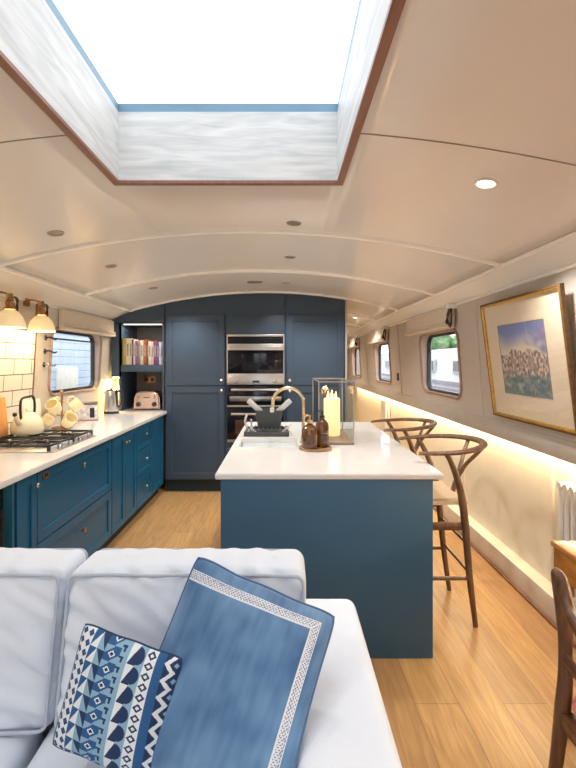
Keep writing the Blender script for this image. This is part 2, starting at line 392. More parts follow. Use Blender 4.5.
wn = 0
def window(spec, side):
    global wn
    yc, zcn, w, h, r = spec
    wn += 1 if wn != 3 else 2
    xf = xr if side > 0 else xl
    hole = rrect(yc, zcn, w, h, r, 7)
    # reveal lining
    t = B(); loopface(t, [[V((xf(z)-side*.004, y, z)) for y, z in hole], [V((xf(zcn)+side*.10, y, z)) for y, z in hole]], cap=False)
    o = struct('window_%d' % wn, t, LINER)
    t = B(); big = rrect(yc, zcn, w+.03, h+.03, r+.015, 7)
    tube(t, [(xf(z)-side*.004, y, z) for y, z in rrect(yc, zcn, w+.012, h+.012, r+.006, 7)], .013, 8, 1, closed=True); part('window_frame', t, WFRAME, o)
    t = B(); ins = rrect(yc, zcn, w-.05, h-.05, r-.015, 7); X = xf(zcn)+side*.055
    loopface(t, [[V((X, y, z)) for y, z in hole], [V((X, y, z)) for y, z in ins], [V((X+side*.03, y, z)) for y, z in ins], [V((X+side*.03, y, z)) for y, z in hole]], cap=False)
    box(t, X-.004, X+.012, yc-w/2+.02, yc+w/2-.02, zcn+h/2-.085, zcn+h/2-.07) if side < 0 else None
    part('glazing_frame', t, DARKAL, o)
    t = B(); t.faces.new([t.verts.new((X+side*.015, y, z)) for y, z in rrect(yc, zcn, w-.05, h-.05, r-.02, 7)]); part('glass', t, GLASS, o)
    if side > 0:
        t = B(); box(t, X-.02, X-.002, yc+w/2-.12, yc+w/2-.08, zcn+.10, zcn+.2, .004); part('window_catch', t, BLKPL, o)
    return o
for s in RW[:3]: window(s, 1)
for s in LW[:1]: window(s, -1)
window(RW[3], 1); window(LW[1], -1)  # unseen windows behind the camera, added for extra daylight

# ------------------------------------------------------------------ blinds
def blind(side, ya, yb, label, zt_=1.925, zb_=1.765, cord=True):
    xf = xr if side > 0 else xl
    t = thing('roman_blind', label, 'blind', (xf(1.93)-side*.01, (ya+yb)/2, zt_), 'folded linen blinds over the windows')
    prof = [(0.006, zt_), (.035, zt_), (.040, zt_-.06), (.046, zb_+.045), (.062, zb_+.035), (.066, zb_+.02), (.054, zb_+.016), (.070, zb_+.008), (.066, zb_-.012), (.02, zb_-.016), (.012, zb_+.05)]
    b = B()
    rings = []
    n = 12
    for k in range(n+1):
        y = ya+(yb-ya)*k/n; w = .003*math.sin(k*1.3)
        rings.append([V((xf(z)-side*(d+w*(d > .03)), y, z)) for d, z in prof])
    loopface(b, rings); bmesh.ops.recalc_face_normals(b, faces=b.faces)
    part('blind_cloth', b, BLIND, t)
    if cord:
        yy = ya-.012; b = B(); X = xf(1.9)-side*.03
        for k in range(4):
            a = k*.012
            tube(b, [(X-side*.01, yy-a*.3, 1.93), (X-side*.03, yy+.03-a, 1.86), (X-side*(.02+a), yy+.028-a, 1.79), (X-side*.02, yy-.01-a*.6, 1.755+a), (X-side*.018, yy-.028, 1.80), (X-side*.012, yy-.018, 1.87), (X-side*.01, yy, 1.93)], .0065, 6, 5)
        part('cord', b, ROPE, t)
        b = B(); box(b, min(X-side*.045, X+side*.03), max(X-side*.045, X+side*.03), yy-.022, yy+.018, 1.905, 1.945, .005); part('cord_cleat', b, MOULD, t)
    return t
blind(1, 3.58, 4.86, 'cream blind folded up over the nearest right-hand window, brown cord at its end')
blind(1, 5.87, 7.0, 'cream blind folded up over the middle right-hand window behind the stools')
blind(1, 8.1, 9.2, 'small far cream blind over the furthest right-hand window beside the tall cupboard')
blind(-1, 3.78, 4.93, 'wide cream blind folded up over the left window above the kettle', cord=False)

# ------------------------------------------------------------------ shaker door helper: plane faces -Y (front) or +X (left run) or other
def shaker(axis, f, a0, a1, z0, z1, rail=.07, th=.02, inset=.009):
    """door front; axis 'Y': front face at y=f looking to -Y, a = x range; axis 'X': front face at x=f looking +X, a = y range"""
    b = B(); g = .0015
    a0 += g; a1 -= g; z0 += g; z1 -= g
    def bx(p0, p1, q0, q1, d0, d1, bev=.0015):
        if axis == 'Y': box(b, p0, p1, f+d0, f+d1, q0, q1, bev, 1)
        else: box(b, f-d1, f-d0, p0, p1, q0, q1, bev, 1)
    bx(a0, a0+rail, z0, z1, 0, th); bx(a1-rail, a1, z0, z1, 0, th)
    bx(a0+rail-.001, a1-rail+.001, z0, z0+rail, 0, th); bx(a0+rail-.001, a1-rail+.001, z1-rail, z1, 0, th)
    bx(a0+rail-.002, a1-rail+.002, z0+rail-.002, z1-rail+.002, inset, th, 0)
    return b
def knob(axis, f, a, z, parent, m=KNOB, r=.016, name='knob'):
    b = B(); prof = [(.005, 0), (.005, .012), (r, .017), (r, .026), (r*.6, .031)]
    rings = []
    for rr, d in prof:
        if axis == 'Y': rings.append([V((a+rr*math.cos(k*PI/6), f-d, z+rr*math.sin(k*PI/6))) for k in range(12)])
        else: rings.append([V((f+d, a+rr*math.cos(k*PI/6), z+rr*math.sin(k*PI/6))) for k in range(12)])
    loopface(b, rings); bmesh.ops.recalc_face_normals(b, faces=b.faces); return part(name, b, m, parent)

# ------------------------------------------------------------------ tall cabinets (front face at Y 4.94)
YF = 4.94
def archtop(x0, x1, z0, y0, y1, drop=.012):
    b = B(); n = 8; poly = [(x0, z0), (x1, z0)]+[(x1+(x0-x1)*i/n, zc(x1+(x0-x1)*i/n)-drop) for i in range(n+1)]
    prism(b, poly, 'Y', y0, y1); return b
def tall(x0, x1, label, hinge):
    t = thing('tall_cabinet', label, 'cupboard', ((x0+x1)/2, YF+.02, 0))
    part('body', archtop(x0, x1, .14, YF+.02, 5.55), NAVY, t)
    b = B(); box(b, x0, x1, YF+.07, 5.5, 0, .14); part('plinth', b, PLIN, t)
    d = part('door', shaker('Y', YF, x0+.015, x1-.015, 1.205, 2.0), NAVY, t); knob('Y', YF, x1-.05 if hinge < 0 else x0+.05, 1.262, d)
    d = part('door', shaker('Y', YF, x0+.015, x1-.015, .15, 1.195), NAVY, t); knob('Y', YF, x1-.05 if hinge < 0 else x0+.05, 1.145, d)
    return t
tall(-1.33, -.64, 'tall navy cupboard with two panelled doors left of the ovens', -1)
t = tall(.026, .70, 'tall navy cupboard with two panelled doors right of the ovens', 1)
b = B(); prism(b, [(.70, 0), (.72, 0), (.72, zc(.72)-.012), (.70, zc(.70)-.012)], 'Y', YF-.005, 5.56); part('end_panel', b, mat('pale_end_panel', (.50, .46, .42), .5), t, label='pale end panel')
t = thing('oven_housing', 'navy cabinet column that holds the two built-in steel ovens', 'cupboard', (-.32, YF+.02, 0))
b = archtop(-.64, -.005, 1.775, YF+.02, 5.55); box(b, -.64, -.62, YF+.02, 5.5, .14, 1.78); box(b, -.025, -.005, YF+.02, 5.5, .14, 1.78)
box(b, -.62, -.025, 5.5, 5.54, .14, 1.78); box(b, -.62, -.025, YF+.02, 5.5, .50, .565)
part('body', b, NAVY, t)
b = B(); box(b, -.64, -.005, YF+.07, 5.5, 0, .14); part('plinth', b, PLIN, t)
part('door', shaker('Y', YF, -.635, -.01, .15, .50), NAVY, t)
b = B(); box(b, -.635, -.01, YF, YF+.02, 1.785, 2.0, .002); part('filler_panel', b, NAVY, t)

def hbar(b, x0, x1, y, z, r=.011):
    tube(b, [(x0, y, z), (x1, y, z)], r, 10, 1)
    for x in (x0+.03, x1-.03): tube(b, [(x, y, z), (x, y+.04, z)], .007, 8, 1)
t = thing('built_in_oven', 'upper built-in oven with black glass door and steel control strip below', 'oven', (-.32, YF, 1.215))
b = B(); box(b, -.615, -.03, YF+.01, 5.4, 1.215, 1.772); part('body', b, BLKPL, t)
b = B(); box(b, -.632, -.013, YF-.012, YF+.01, 1.755, 1.778, .002); box(b, -.632, -.620, YF-.012, YF+.01, 1.215, 1.775, .002); box(b, -.025, -.013, YF-.012, YF+.01, 1.215, 1.775, .002); part('steel_surround', b, STEEL, t)
d = B(); box(d, -.62, -.025, YF-.018, YF+.008, 1.345, 1.755, .003); d = part('door', d, BLACK, t)
b = B(); box(b, -.625, -.02, YF-.024, YF-.012, 1.60, 1.672, .003); part('door_band', b, STEEL, d)
b = B(); hbar(b, -.60, -.045, YF-.055, 1.640, .012); part('handle', b, STEEL, d)
d = B(); box(d, -.625, -.02, YF-.018, YF+.008, 1.215, 1.338, .003); d = part('control_panel', d, STEEL, t)
for x in (-.535, -.115):
    b = B(); loopface(b, [[V((x+r*math.cos(k*PI/8), YF-.016-dd, 1.25+r*math.sin(k*PI/8))) for k in range(16)] for r, dd in ((.024, 0), (.022, .018), (.014, .022))])
    bmesh.ops.recalc_face_normals(b, faces=b.faces); part('control_knob', b, STEELD, d)
b = B(); box(b, -.355, -.28, YF-.021, YF-.017, 1.238, 1.262); part('display', b, BLACK, d)
t = thing('built_in_oven', 'lower built-in double oven with steel bars, partly behind the island', 'oven', (-.32, YF, .57))
b = B(); box(b, -.615, -.03, YF+.01, 5.4, .57, 1.20); part('body', b, BLKPL, t)
d = B(); box(d, -.625, -.02, YF-.018, YF+.008, .985, 1.198, .003); d = part('grill_door', d, BLACK, t)
b = B(); hbar(b, -.58, -.065, YF-.055, 1.16, .013); part('handle', b, STEEL, d)
b = B(); box(b, -.60, -.045, YF-.022, YF-.016, 1.03, 1.085, .002); part('display_strip', b, STEELD, d)
b = B(); box(b, -.625, -.02, YF-.024, YF+.008, .965, .984, .002); part('steel_divider', b, STEEL, t)
d = B(); box(d, -.625, -.02, YF-.018, YF+.008, .60, .962, .003); d = part('oven_door', d, BLACK, t)
b = B(); hbar(b, -.58, -.065, YF-.055, .89, .013); part('handle', b, STEEL, d)
b = B(); box(b, -.54, -.10, YF-.021, YF-.017, .66, .82, .002); part('door_window', b, mat('oven_window_brown', (.10, .04, .025), .1, coat=.5), d)
b = B(); box(b, -.625, -.02, YF-.018, YF+.008, .572, .598, .002); part('steel_base_strip', b, STEEL, t)

# alcove with shelf
t = thing('alcove_shelf_unit', 'dark navy open shelf unit with an arched top left of the tall cupboards', 'shelf', (-1.6, YF, .92))
b = archtop(-1.70, -1.335, 1.90, YF, 5.5); prism(b, [(-1.925, 1.90), (-1.70, 1.90), (-1.70, 2.035), (-1.925, 1.93)], 'Y', YF, 5.5)
prism(b, [(-1.925, 1.30), (-1.82, 1.30), (-1.82, 1.91), (-1.925, 1.91)], 'Y', YF, YF+.02)
box(b, -1.84, -1.82, YF, 5.5, .921, 1.91); box(b, -1.353, -1.335, YF, 5.5, .921, 1.91); part('body', b, NAVY, t)
b = B(); box(b, -1.825, -1.35, 5.48, 5.5, .921, 1.91); part('back_panel', b, mat('taupe_back_panel', (.20, .18, .17), .5), t)
b = B(); box(b, -1.822, -1.352, YF+.002, 5.48, 1.358, 1.435, .002); part('shelf', b, NAVY, t)
b = B(); box(b, -1.80, -1.37, YF+.03, YF+.045, 1.888, 1.898); part('light_strip', b, mat('led_shelf', (1, .95, .85), .4, emit=(1, .9, .75), es=1.3), t)
b = B(); box(b, -1.99, -1.84, 5.2, 5.22, .90, 1.94); struct('wall_corner', b, WALLK)
b = B(); box(b, -1.925, -1.845, YF+.02, YF+.035, 1.288, 1.298); single('light_bar', b, LED, 'small warm light bar under the dark panel beside the kettle', 'light')

books = [  # width, height, depth, colour, label
 (.036, .300, (.55, .42, .07), 'mustard yellow spine, first book at the left end of the alcove shelf'),
 (.030, .298, (.80, .72, .50), 'pale cream wide spine next to the mustard yellow book'),
 (.022, .296, (.78, .70, .58), 'off-white spine left of the thin dark red book'),
 (.014, .290, (.16, .04, .05), 'thin dark red spine near the left of the row'),
 (.016, .285, (.82, .70, .70), 'thin pinkish white spine right of the dark red book'),
 (.024, .275, (.28, .16, .24), 'dusky plum spine in the left half of the row'),
 (.022, .262, (.34, .27, .30), 'shorter greyish mauve spine beside the plum book'),
 (.026, .278, (.82, .74, .58), 'cream spine directly left of the rust red book'),
 (.032, .285, (.50, .13, .07), 'rust red spine in the middle of the row'),
 (.014, .270, (.16, .09, .06), 'thin dark brown spine right of the rust red book'),
 (.028, .265, (.84, .74, .54), 'ivory spine in the right half of the row'),
 (.022, .255, (.62, .56, .62), 'pale lilac grey spine beside the magenta book'),
 (.030, .272, (.26, .06, .15), 'magenta purple spine near the right end'),
 (.020, .262, (.10, .10, .20), 'dark navy spine near the right end'),
 (.018, .258, (.66, .66, .80), 'pale lavender spine second from the right end'),
 (.014, .262, (.86, .84, .86), 'thin white spine last at the right end of the row')]
x = -1.815; tot = sum(q[0] for q in books); sc = .455/tot
for i, (w, h, c, l) in enumerate(books):
    w *= sc; t = thing('book', 'cookbook with '+l, 'book', (x+w/2, 5.0, 1.435), 'books in a row on the alcove shelf')
    c = tuple(c); m = mat('cover_%02d' % i, c, .5, noise_amt=.15, scale=25)
    y0 = 4.965+random.random()*.015; b = B(); box(b, x+.0006, x+.003, y0, y0+.2, 1.436, 1.436+h); box(b, x+w-.003, x+w-.0006, y0, y0+.2, 1.436, 1.436+h)
    box(b, x+.0006, x+w-.0006, y0-.002, y0+.003, 1.436, 1.436+h, .001); part('cover', b, m, t)
    b = B(); box(b, x+.003, x+w-.003, y0+.004, y0+.195, 1.439, 1.432+h); part('pages', b, WHITEB, t)
    b = B(); box(b, x+w*.25, x+w*.75, y0-.0035, y0-.002, 1.436+h*.35, 1.436+h*.8); part('spine_title_panel', b, mat('title_%02d' % i, tuple(min(.9, q*.5+.28) for q in c) if sum(c) < 1.4 else tuple(q*.45 for q in c), .5, noise_amt=.4, scale=90), t)
    x += w

# ------------------------------------------------------------------ left run
XF = -1.33
WORK = B()
poly = [(-1.30, 1.66), (-1.30, YF-.004), (-1.355, YF-.004), (-1.355, 5.478), (-1.818, 5.478), (-1.818, YF+.0), (-1.842, YF), (-1.842, 5.198), (-1.988, 5.198), (-1.988, 1.66)]
prism(WORK, poly, 'Z', .888, .920)
bmesh.ops.bevel(WORK, geom=[e for e in WORK.edges if all(abs(v.co.x+1.30) < 1e-4 for v in e.verts)], offset=.004, segments=2, affect='EDGES')
single('kitchen_worktop', WORK, QUARTZ, 'long white worktop along the left wall carrying the hob and kettle', 'worktop')
def base(y0, y1, label, name='base_cabinet'):
    t = thing(name, label, 'cabinet', (-1.65, (y0+y1)/2, 0))
    b = B(); box(b, -1.97, XF-.021, y0+.001, y1-.001, .12, .92); part('body', b, BLUE, t)
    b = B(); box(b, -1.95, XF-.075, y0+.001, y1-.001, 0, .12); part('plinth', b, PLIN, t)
    return t
t = base(2.18, 2.38, 'narrow petrol blue base cabinet at the near end of the left run')
d = part('door', shaker('X', XF, 2.20, 2.38, .125, .915, rail=.05), BLUE, t); knob('X', XF, 2.345, .85, d, r=.014)
b = B(); box(b, -1.97, XF, 2.162, 2.179, 0, .92, .002); part('end_panel', b, mat('teal_end_panel', (.02, .13, .20), .4), t)
t = base(2.38, 3.42, 'wide petrol blue drawer unit below the gas hob')
for z0, z1 in ((.125, .50), (.505, .915)):
    d = part('drawer', shaker('X', XF, 2.385, 3.415, z0, z1, rail=.06), BLUE, t); knob('X', XF, 2.9, (z0+z1)/2+(.12 if z0 > .4 else .07), d, BRASS if z0 < .4 else KNOB, r=.018)
t = base(3.42, 4.0, 'petrol blue double-door base cabinet below the left window')
d = part('door', shaker('X', XF, 3.425, 3.71, .125, .915, rail=.05), BLUE, t); knob('X', XF, 3.68, .83, d, r=.014)
d = part('door', shaker('X', XF, 3.71, 3.995, .125, .915, rail=.05), BLUE, t); knob('X', XF, 3.74, .83, d, r=.014)
t = base(4.0, 4.47, 'petrol blue unit of three drawers near the tall cupboards')
for z0, z1 in ((.125, .42), (.425, .67), (.675, .915)):
    d = part('drawer', shaker('X', XF, 4.0, 4.465, z0, z1, rail=.045), BLUE, t); knob('X', XF, 4.23, (z0+z1)/2+.02, d, r=.015)
t = base(4.47, YF-.002, 'petrol blue single-door base cabinet in the far corner of the left run')
d = part('door', shaker('X', XF, 4.475, 4.90, .125, .915, rail=.06), BLUE, t)
t = thing('under_counter_fridge', 'black glass-fronted appliance under the worktop at the left edge', 'fridge', (-1.65, 1.85, 0))
b = B(); box(b, -1.95, -1.40, 1.68, 2.158, .02, .91, .004); part('body', b, BLKPL, t)
d = B(); box(d, -1.399, -1.37, 1.68, 2.155, .10, .905, .004); d = part('door', d, BLACK, t)
b = B()
tube(b, [(-1.34, 2.10, .3), (-1.34, 2.10, .8)], .009, 8, 1); tube(b, [(-1.34, 2.10, .33), (-1.372, 2.10, .33)], .006, 8, 1); tube(b, [(-1.34, 2.10, .77), (-1.372, 2.10, .77)], .006, 8, 1); part('handle', b, BLKPL, d)
# socket plate on the blue front near the worktop
b = B(); box(b, XF+.0005, XF+.006, 2.43, 2.49, .855, .895, .002); t = thing('socket_plate', 'small bronze socket plate near the top of the wide drawer unit', 'socket', (XF, 2.46, .875)); part('plate', b, COPPER, t)
b = B(); box(b, XF+.006, XF+.008, 2.445, 2.475, .866, .885); part('switch', b, BLKPL, t)

# splashback
b = B(); prism(b, [(xl(.97)+.001, .9215), (xl(.97)+.001, .97), (xl(1.71)+.001, 1.71), (xl(1.71)+.012, 1.71), (xl(.97)+.012, .97), (xl(.97)+.012, .9215)], 'Y', 1.66, 3.44); single('tiled_splashback', b, TILE, 'white brick-pattern tiles with dark joints on the left wall behind the hob', 'tiles')
b = B(); box(b, xl(1.71), xl(1.71)+.016, 1.66, 3.45, 1.711, 1.722, .002); prism(b, [(xl(.97), .93), (xl(1.93), 1.93), (xl(1.93)+.014, 1.93), (xl(.97)+.014, .93)], 'Y', 3.441, 3.452); trim(b, COPPER)

# gas hob
t = thing('gas_hob', 'steel gas hob with black cast-iron grates on the left worktop', 'hob', (-1.67, 2.99, .955))
b = B(); box(b, -1.93, -1.41, 2.68, 3.31, .9552, .962, .003); part('hob_plate', b, STEEL, t)
for x, y, r in ((-1.80, 2.83, .045), (-1.80, 3.16, .035), (-1.56, 2.83, .035), (-1.56, 3.16, .045)):
    b = B(); lathe(b, [(r+.012, .962), (r+.01, .974), (r*.6, .975)], (x, y, 0)); bn = part('burner', b, STEELD, t)
    b = B(); lathe(b, [(r, .975), (r, .984), (r*.4, .987)], (x, y, 0)); part('burner_cap', b, IRON, bn)
for y0, y1 in ((2.69, 2.99), (3.0, 3.30)):
    b = B()
    for x in (-1.92, -1.68, -1.45): box(b, x-.006, x+.006, y0, y1, .986, 1.0, .002)
    for y in (y0+.006, (y0+y1)/2, y1-.006): box(b, -1.925, -1.445, y-.006, y+.006, .986, 1.0, .002)
    for x in (-1.92, -1.45):
        for y in (y0+.006, y1-.006): box(b, x-.008, x+.008, y-.008, y+.008, .962, .99)
    for x in (-1.80, -1.56):
        yc = (y0+y1)/2
        for a in range(4):
            dx, dy = math.cos(a*PI/2+PI/4), math.sin(a*PI/2+PI/4)
            tube(b, [(x+dx*.03, yc+dy*.03, 1.004), (x+dx*.11, yc+dy*.11, .998)], .006, 6, 1)
    part('grate', b, IRON, t)
for k in range(4):
    b = B(); lathe(b, [(.017, .962), (.015, .985), (.012, .988)], (-1.427+.002, 2.78+k*.14, 0), 14); part('control_knob', b, STEELD, t)

# stovetop kettle
kx, ky, kz = -1.80, 3.10, 1.006
t = thing('whistling_kettle', 'cream enamel stovetop kettle with black handle standing on the gas hob', 'kettle', (kx, ky, kz))
b = B(); lathe(b, [(.095, 0), (.104, .01), (.108, .035), (.100, .075), (.082, .11), (.055, .135), (.05, .138)], (kx, ky, kz), 32); part('body', b, CREAMEN, t)
b = B(); lathe(b, [(.052, .137), (.045, .146), (.012, .152), (.010, .16), (.016, .168), (.010, .176)], (kx, ky, kz), 24); part('lid', b, CREAMEN, t)
b = B(); tube(b, [(kx, ky-.07, kz+.07), (kx, ky-.115, kz+.10), (kx, ky-.145, kz+.145)], [.024, .017, .012], 12); sp = part('spout', b, CREAMEN, t)
b = B(); ball(b, (kx, ky-.147, kz+.148), .015); part('whistle', b, BLKPL, sp)
b = B(); tube(b, [(kx, ky-.075, kz+.10), (kx, ky-.085, kz+.18), (kx, ky-.07, kz+.245), (kx, ky, kz+.255), (kx, ky+.07, kz+.25), (kx, ky+.09, kz+.18), (kx, ky+.075, kz+.10)], .0085, 10); part('handle', b, BLKPL, t)

# boards behind kettle
b = B(); box(b, -.012, .012, -.12, .12, 0, .26, .008, M=Matrix.Translation((-1.93, 3.40, .957)) @ Matrix.Rotation(math.radians(-5), 4, 'Y'))
single('chopping_board', b, WHITEB, 'white chopping board leaning on the tiles behind the cream kettle', 'chopping board')
b = B(); box(b, -.011, .011, -.10, .10, 0, .30, .008, M=Matrix.Translation((-1.925, 2.98, .963)) @ Matrix.Rotation(math.radians(-5), 4, 'Y'))
single('chopping_board', b, CUTB, 'orange-brown wooden chopping board at the left edge by the tiles', 'chopping board')

# mug tree
mx_, my_ = -1.84, 3.66
t = thing('mug_tree', 'slim wooden mug tree holding cream mugs beside the window', 'mug stand', (mx_, my_, .955))
b = B(); lathe(b, [(.075, 0), (.078, .008), (.07, .014), (.01, .016)], (mx_, my_, .955)); part('base', b, COPPER, t)
b = B(); tube(b, [(mx_, my_, .965), (mx_, my_, 1.25)], .008, 10, 1); ball(b, (mx_, my_, 1.258), .016); part('post', b, COPPER, t)
mspots = []
for lv, z in ((0, 1.055), (1, 1.17)):
    for k in range(3):
        a = k*2*PI/3+lv*PI/3-.6
        b = B(); tube(b, [(mx_, my_, z), (mx_+.05*math.cos(a), my_+.05*math.sin(a), z+.02)], .0045, 8, 1); part('peg', b, COPPER, t)
        mspots.append((a, z, lv))
def mug_parts(t):
    b = B(); rings = [(.030, 0), (.040, .008), (.044, .04), (.043, .082), (.039, .083), (.040, .04), (.033, .01), (.01, .008)]
    lathe(b, rings, (0, 0, 0), 20, cap=True); part('cup', b, MUGM, t)
    b = B(); tube(b, [(.040, 0, .068), (.062, 0, .066), (.072, 0, .045), (.060, 0, .022), (.040, 0, .018)], .0055, 8); part('handle', b, MUGM, t)
mug = None
wh = ['lower tier of the mug tree, towards the window', 'lower tier of the mug tree, turned to the wall', 'lower tier of the mug tree, facing the kitchen aisle',
      'upper tier of the mug tree, turned to the wall', 'upper tier of the mug tree, towards the gas hob', 'upper tier of the mug tree, facing the aisle']
for i, (a, z, lv) in enumerate(mspots):
    L = 'cream stoneware mug on the '+wh[i]
    if mug is None:
        mug = thing('mug', L, 'mug', (0, 0, 0), 'cream mugs hanging on the mug tree'); mug_parts(mug); o = mug
    else: o = dup(mug, (0, 0, 0), L)
    o['label'] = L; o.scale = (1.18,)*3
    o.location = (mx_+.083*math.cos(a), my_+.083*math.sin(a), z-.055)
    o.rotation_euler = (0, 0, a+PI)
    o.rotation_euler = (Matrix.Rotation(a+PI, 4, 'Z') @ Matrix.Rotation(math.radians(-50), 4, 'Y')).to_euler()
    o.location = (mx_+.070*math.cos(a), my_+.070*math.sin(a), z-.062)

# patterned tin
tx, ty = -1.86, 4.28
t = thing('storage_tin', 'white storage tin printed with dark shapes under the left window', 'tin', (tx, ty, .955))
M_ = Matrix.Translation((tx, ty, .955)) @ Matrix.Rotation(.35, 4, 'Z')
b = B(); box(b, -.10, .10, -.07, .07, 0, .155, .012, 3, M=M_); part('box', b, mat('tin_white', (.72, .70, .74), .35, noise_amt=.35, scale=28, coat=.3), t)
b = B(); box(b, -.104, .104, -.074, .074, .155, .178, .008, 2, M=M_); part('lid', b, mat('tin_lid', (.20, .15, .14), .35), t)
b = B(); box(b, .03, .075, -.0755, -.069, .03, .125, .002, M=M_); part('dark_panel', b, BLKPL, t)
b = B(); box(b, -.11, .11, -.08, .08, -.0, .008, .003, M=M_); part('base_rim', b, COPPER, t)

# electric kettle
ex, ey = -1.84, 4.72
t = thing('electric_kettle', 'brushed steel electric kettle in the far corner of the left worktop', 'kettle', (ex, ey, .955))
b = B(); lathe(b, [(.078, 0), (.078, .02), (.07, .024)], (ex, ey, .955), 28); part('power_base', b, BLKPL, t)
b = B(); lathe(b, [(.076, .024), (.078, .03), (.070, .15), (.062, .235), (.060, .24)], (ex, ey, .955), 32); part('body', b, STEELD, t)
b = B(); lathe(b, [(.060, .24), (.056, .25), (.02, .256), (.01, .27)], (ex, ey, .955), 28); part('lid', b, BLKPL, t)
b = B(); tube(b, [(ex+.055, ey, 1.185), (ex+.10, ey, 1.19), (ex+.118, ey, 1.14), (ex+.108, ey, 1.06), (ex+.072, ey, 1.02)], .010, 10); part('handle', b, BLKPL, t)
b = B(); prism(b, [(ex-.055, 1.15), (ex-.095, 1.19), (ex-.055, 1.19)], 'Y', ey-.018, ey+.018); part('spout', b, STEELD, t)

# toaster
t = thing('toaster', 'pinkish steel four-slice toaster with two knobs in the alcove', 'toaster', (-1.60, 5.09, .955)); toaster_ = t
b = B(); rr = [(-1.745, .965), (-1.748, 1.0), (-1.74, 1.09), (-1.72, 1.135), (-1.68, 1.155), (-1.52, 1.155), (-1.48, 1.135), (-1.455, 1.09), (-1.45, 1.0), (-1.455, .965)]
prism(b, rr, 'Y', 5.0, 5.2); bmesh.ops.bevel(b, geom=[e for e in b.edges if abs(e.verts[0].co.y-e.verts[1].co.y) < 1e-5], offset=.012, segments=3, affect='EDGES'); part('body', b, TOAST, t)
b = B(); box(b, -1.745, -1.455, 5.005, 5.195, .9555, .968, .003); part('base', b, BLKPL, t)
for x in (-1.69, -1.51):
    b = B(); loopface(b, [[V((x+r*math.cos(k*PI/9), 5.0-d, 1.02+r*math.sin(k*PI/9))) for k in range(18)] for r, d in ((.026, -.002), (.024, .02), (.012, .024))]); bmesh.ops.recalc_face_normals(b, faces=b.faces); part('knob', b, BLKPL, t)
    b = B(); box(b, x-.006, x+.006, 4.985, 5.0, 1.07, 1.115, .002); part('lever', b, STEELD, t)
b = B(); box(b, -1.635, -1.565, 4.997, 5.0, 1.088, 1.098); part('logo_plate', b, mat('plate_dark', (.15, .10, .10), .4), t)
b = B()
for x in (-1.70, -1.645, -1.555, -1.50): box(b, x-.01, x+.01, 5.03, 5.17, 1.152, 1.1565)
part('slots', b, BLKPL, t)
b = B(); tube(b, [(-1.455, 5.06, 1.11), (-1.425, 5.06, 1.10), (-1.42, 5.06, 1.03), (-1.45, 5.06, 1.0)], .009, 8); part('side_handle', b, BLKPL, t)
for x, l in ((-1.66, 'bronze double socket on the alcove back, left, above the toaster'), (-1.45, 'bronze double socket on the alcove back, right, beside the tall cupboard')):
    t = thing('wall_socket', l, 'socket', (x, 5.478, 1.25)); b = B(); box(b, x-.07, x+.07, 5.472, 5.479, 1.21, 1.29, .003); part('plate', b, COPPER, t)
    for dx in (-.035, .035):
        b = B(); box(b, x+dx-.02, x+dx+.02, 5.469, 5.473, 1.225, 1.27, .001); part('outlet', b, BLKPL, t)

toaster_.location.x += .048; toaster_.scale = (1, 1, 1.05)
# hooks between tiles and window
for k, (z, l) in enumerate(((1.67, 'topmost'), (1.56, 'middle'), (1.45, 'lowest'))):
    t = thing('wall_hook', 'small dark metal hook on the wall left of the window, %s of three' % l, 'hook', (xl(z), 3.60, z), 'hooks left of the kitchen window')
    b = B(); X = xl(z); loopface(b, [[V((X+d, 3.60+r*math.cos(q*PI/8), z+r*math.sin(q*PI/8))) for q in range(16)] for r, d in ((.024, 0), (.022, .008), (.012, .011))]); bmesh.ops.recalc_face_normals(b, faces=b.faces); part('rose', b, STEELD, t)
    b = B(); tube(b, [(X+.008, 3.60, z), (X+.04, 3.61, z+.004), (X+.065, 3.63, z-.012), (X+.075, 3.65, z-.004)], .007, 8); part('arm', b, IRON if k < 2 else STEELD, t)

# wall lamps
def wall_lamp(y, label):
    x = -1.80; t = thing('pulley_lamp', label, 'lamp', (x, y, 1.70), 'brass pulley lamps over the left worktop')
    b = B(); lathe(b, [(.092, 0), (.094, .004), (.088, .035), (.074, .075), (.050, .105), (.036, .114), (.032, .114), (.046, .101), (.070, .071), (.084, .033), (.088, .004)], (x, y, 1.70), 32, cap=False); part('lamp_shade', b, SHADE, t)
    b = B(); ball(b, (x, y, 1.745), .026, 1.2); part('bulb', b, BULB, t)
    b = B(); lathe(b, [(.036, .12), (.038, .128), (.026, .135), (.022, .165), (.028, .17), (.02, .178), (.005, .18)], (x, y, 1.70), 20)
    for s in (-1, 1): tube(b, [(x, y+s*.036, 1.83), (x, y+s*.042, 1.86), (x, y+s*.022, 1.885), (x, y+s*.008, 1.90)], .005, 8)
    part('gallery', b, COPPER, t)
    b = B(); loopface(b, [[V((x+d, y+.0+r*math.cos(q*PI/10), 1.905+r*math.sin(q*PI/10))) for q in range(20)] for r, d in ((.02, -.012), (.026, -.010), (.018, 0), (.026, .010), (.02, .012))]); bmesh.ops.recalc_face_normals(b, faces=b.faces)
    part('pulley', b, BRASS, t)
    b = B(); tube(b, [(xl(1.9)+.0, y+.02, 1.935), (x-.06, y+.01, 1.935), (x, y, 1.915)], .007, 8); box(b, xl(1.9)-.0, xl(1.9)+.02, y-.01, y+.05, 1.89, 1.95, .004); part('bracket', b, COPPER, t)
    b = B()
    for k in range(3): tube(b, [(x, y+.02, 1.91), (x, y+.065+.01*k, 1.90), (x-.01*k, y+.085+.008*k, 1.84), (x, y+.06, 1.78+.012*k), (x, y+.045, 1.83), (x, y+.03, 1.90)], .006, 6)
    part('cord', b, ROPE, t)
    return t
wall_lamp(3.28, 'cream and brass pulley lamp nearest the left window')
wall_lamp(2.90, 'cream and brass pulley lamp at the left edge over the hob')
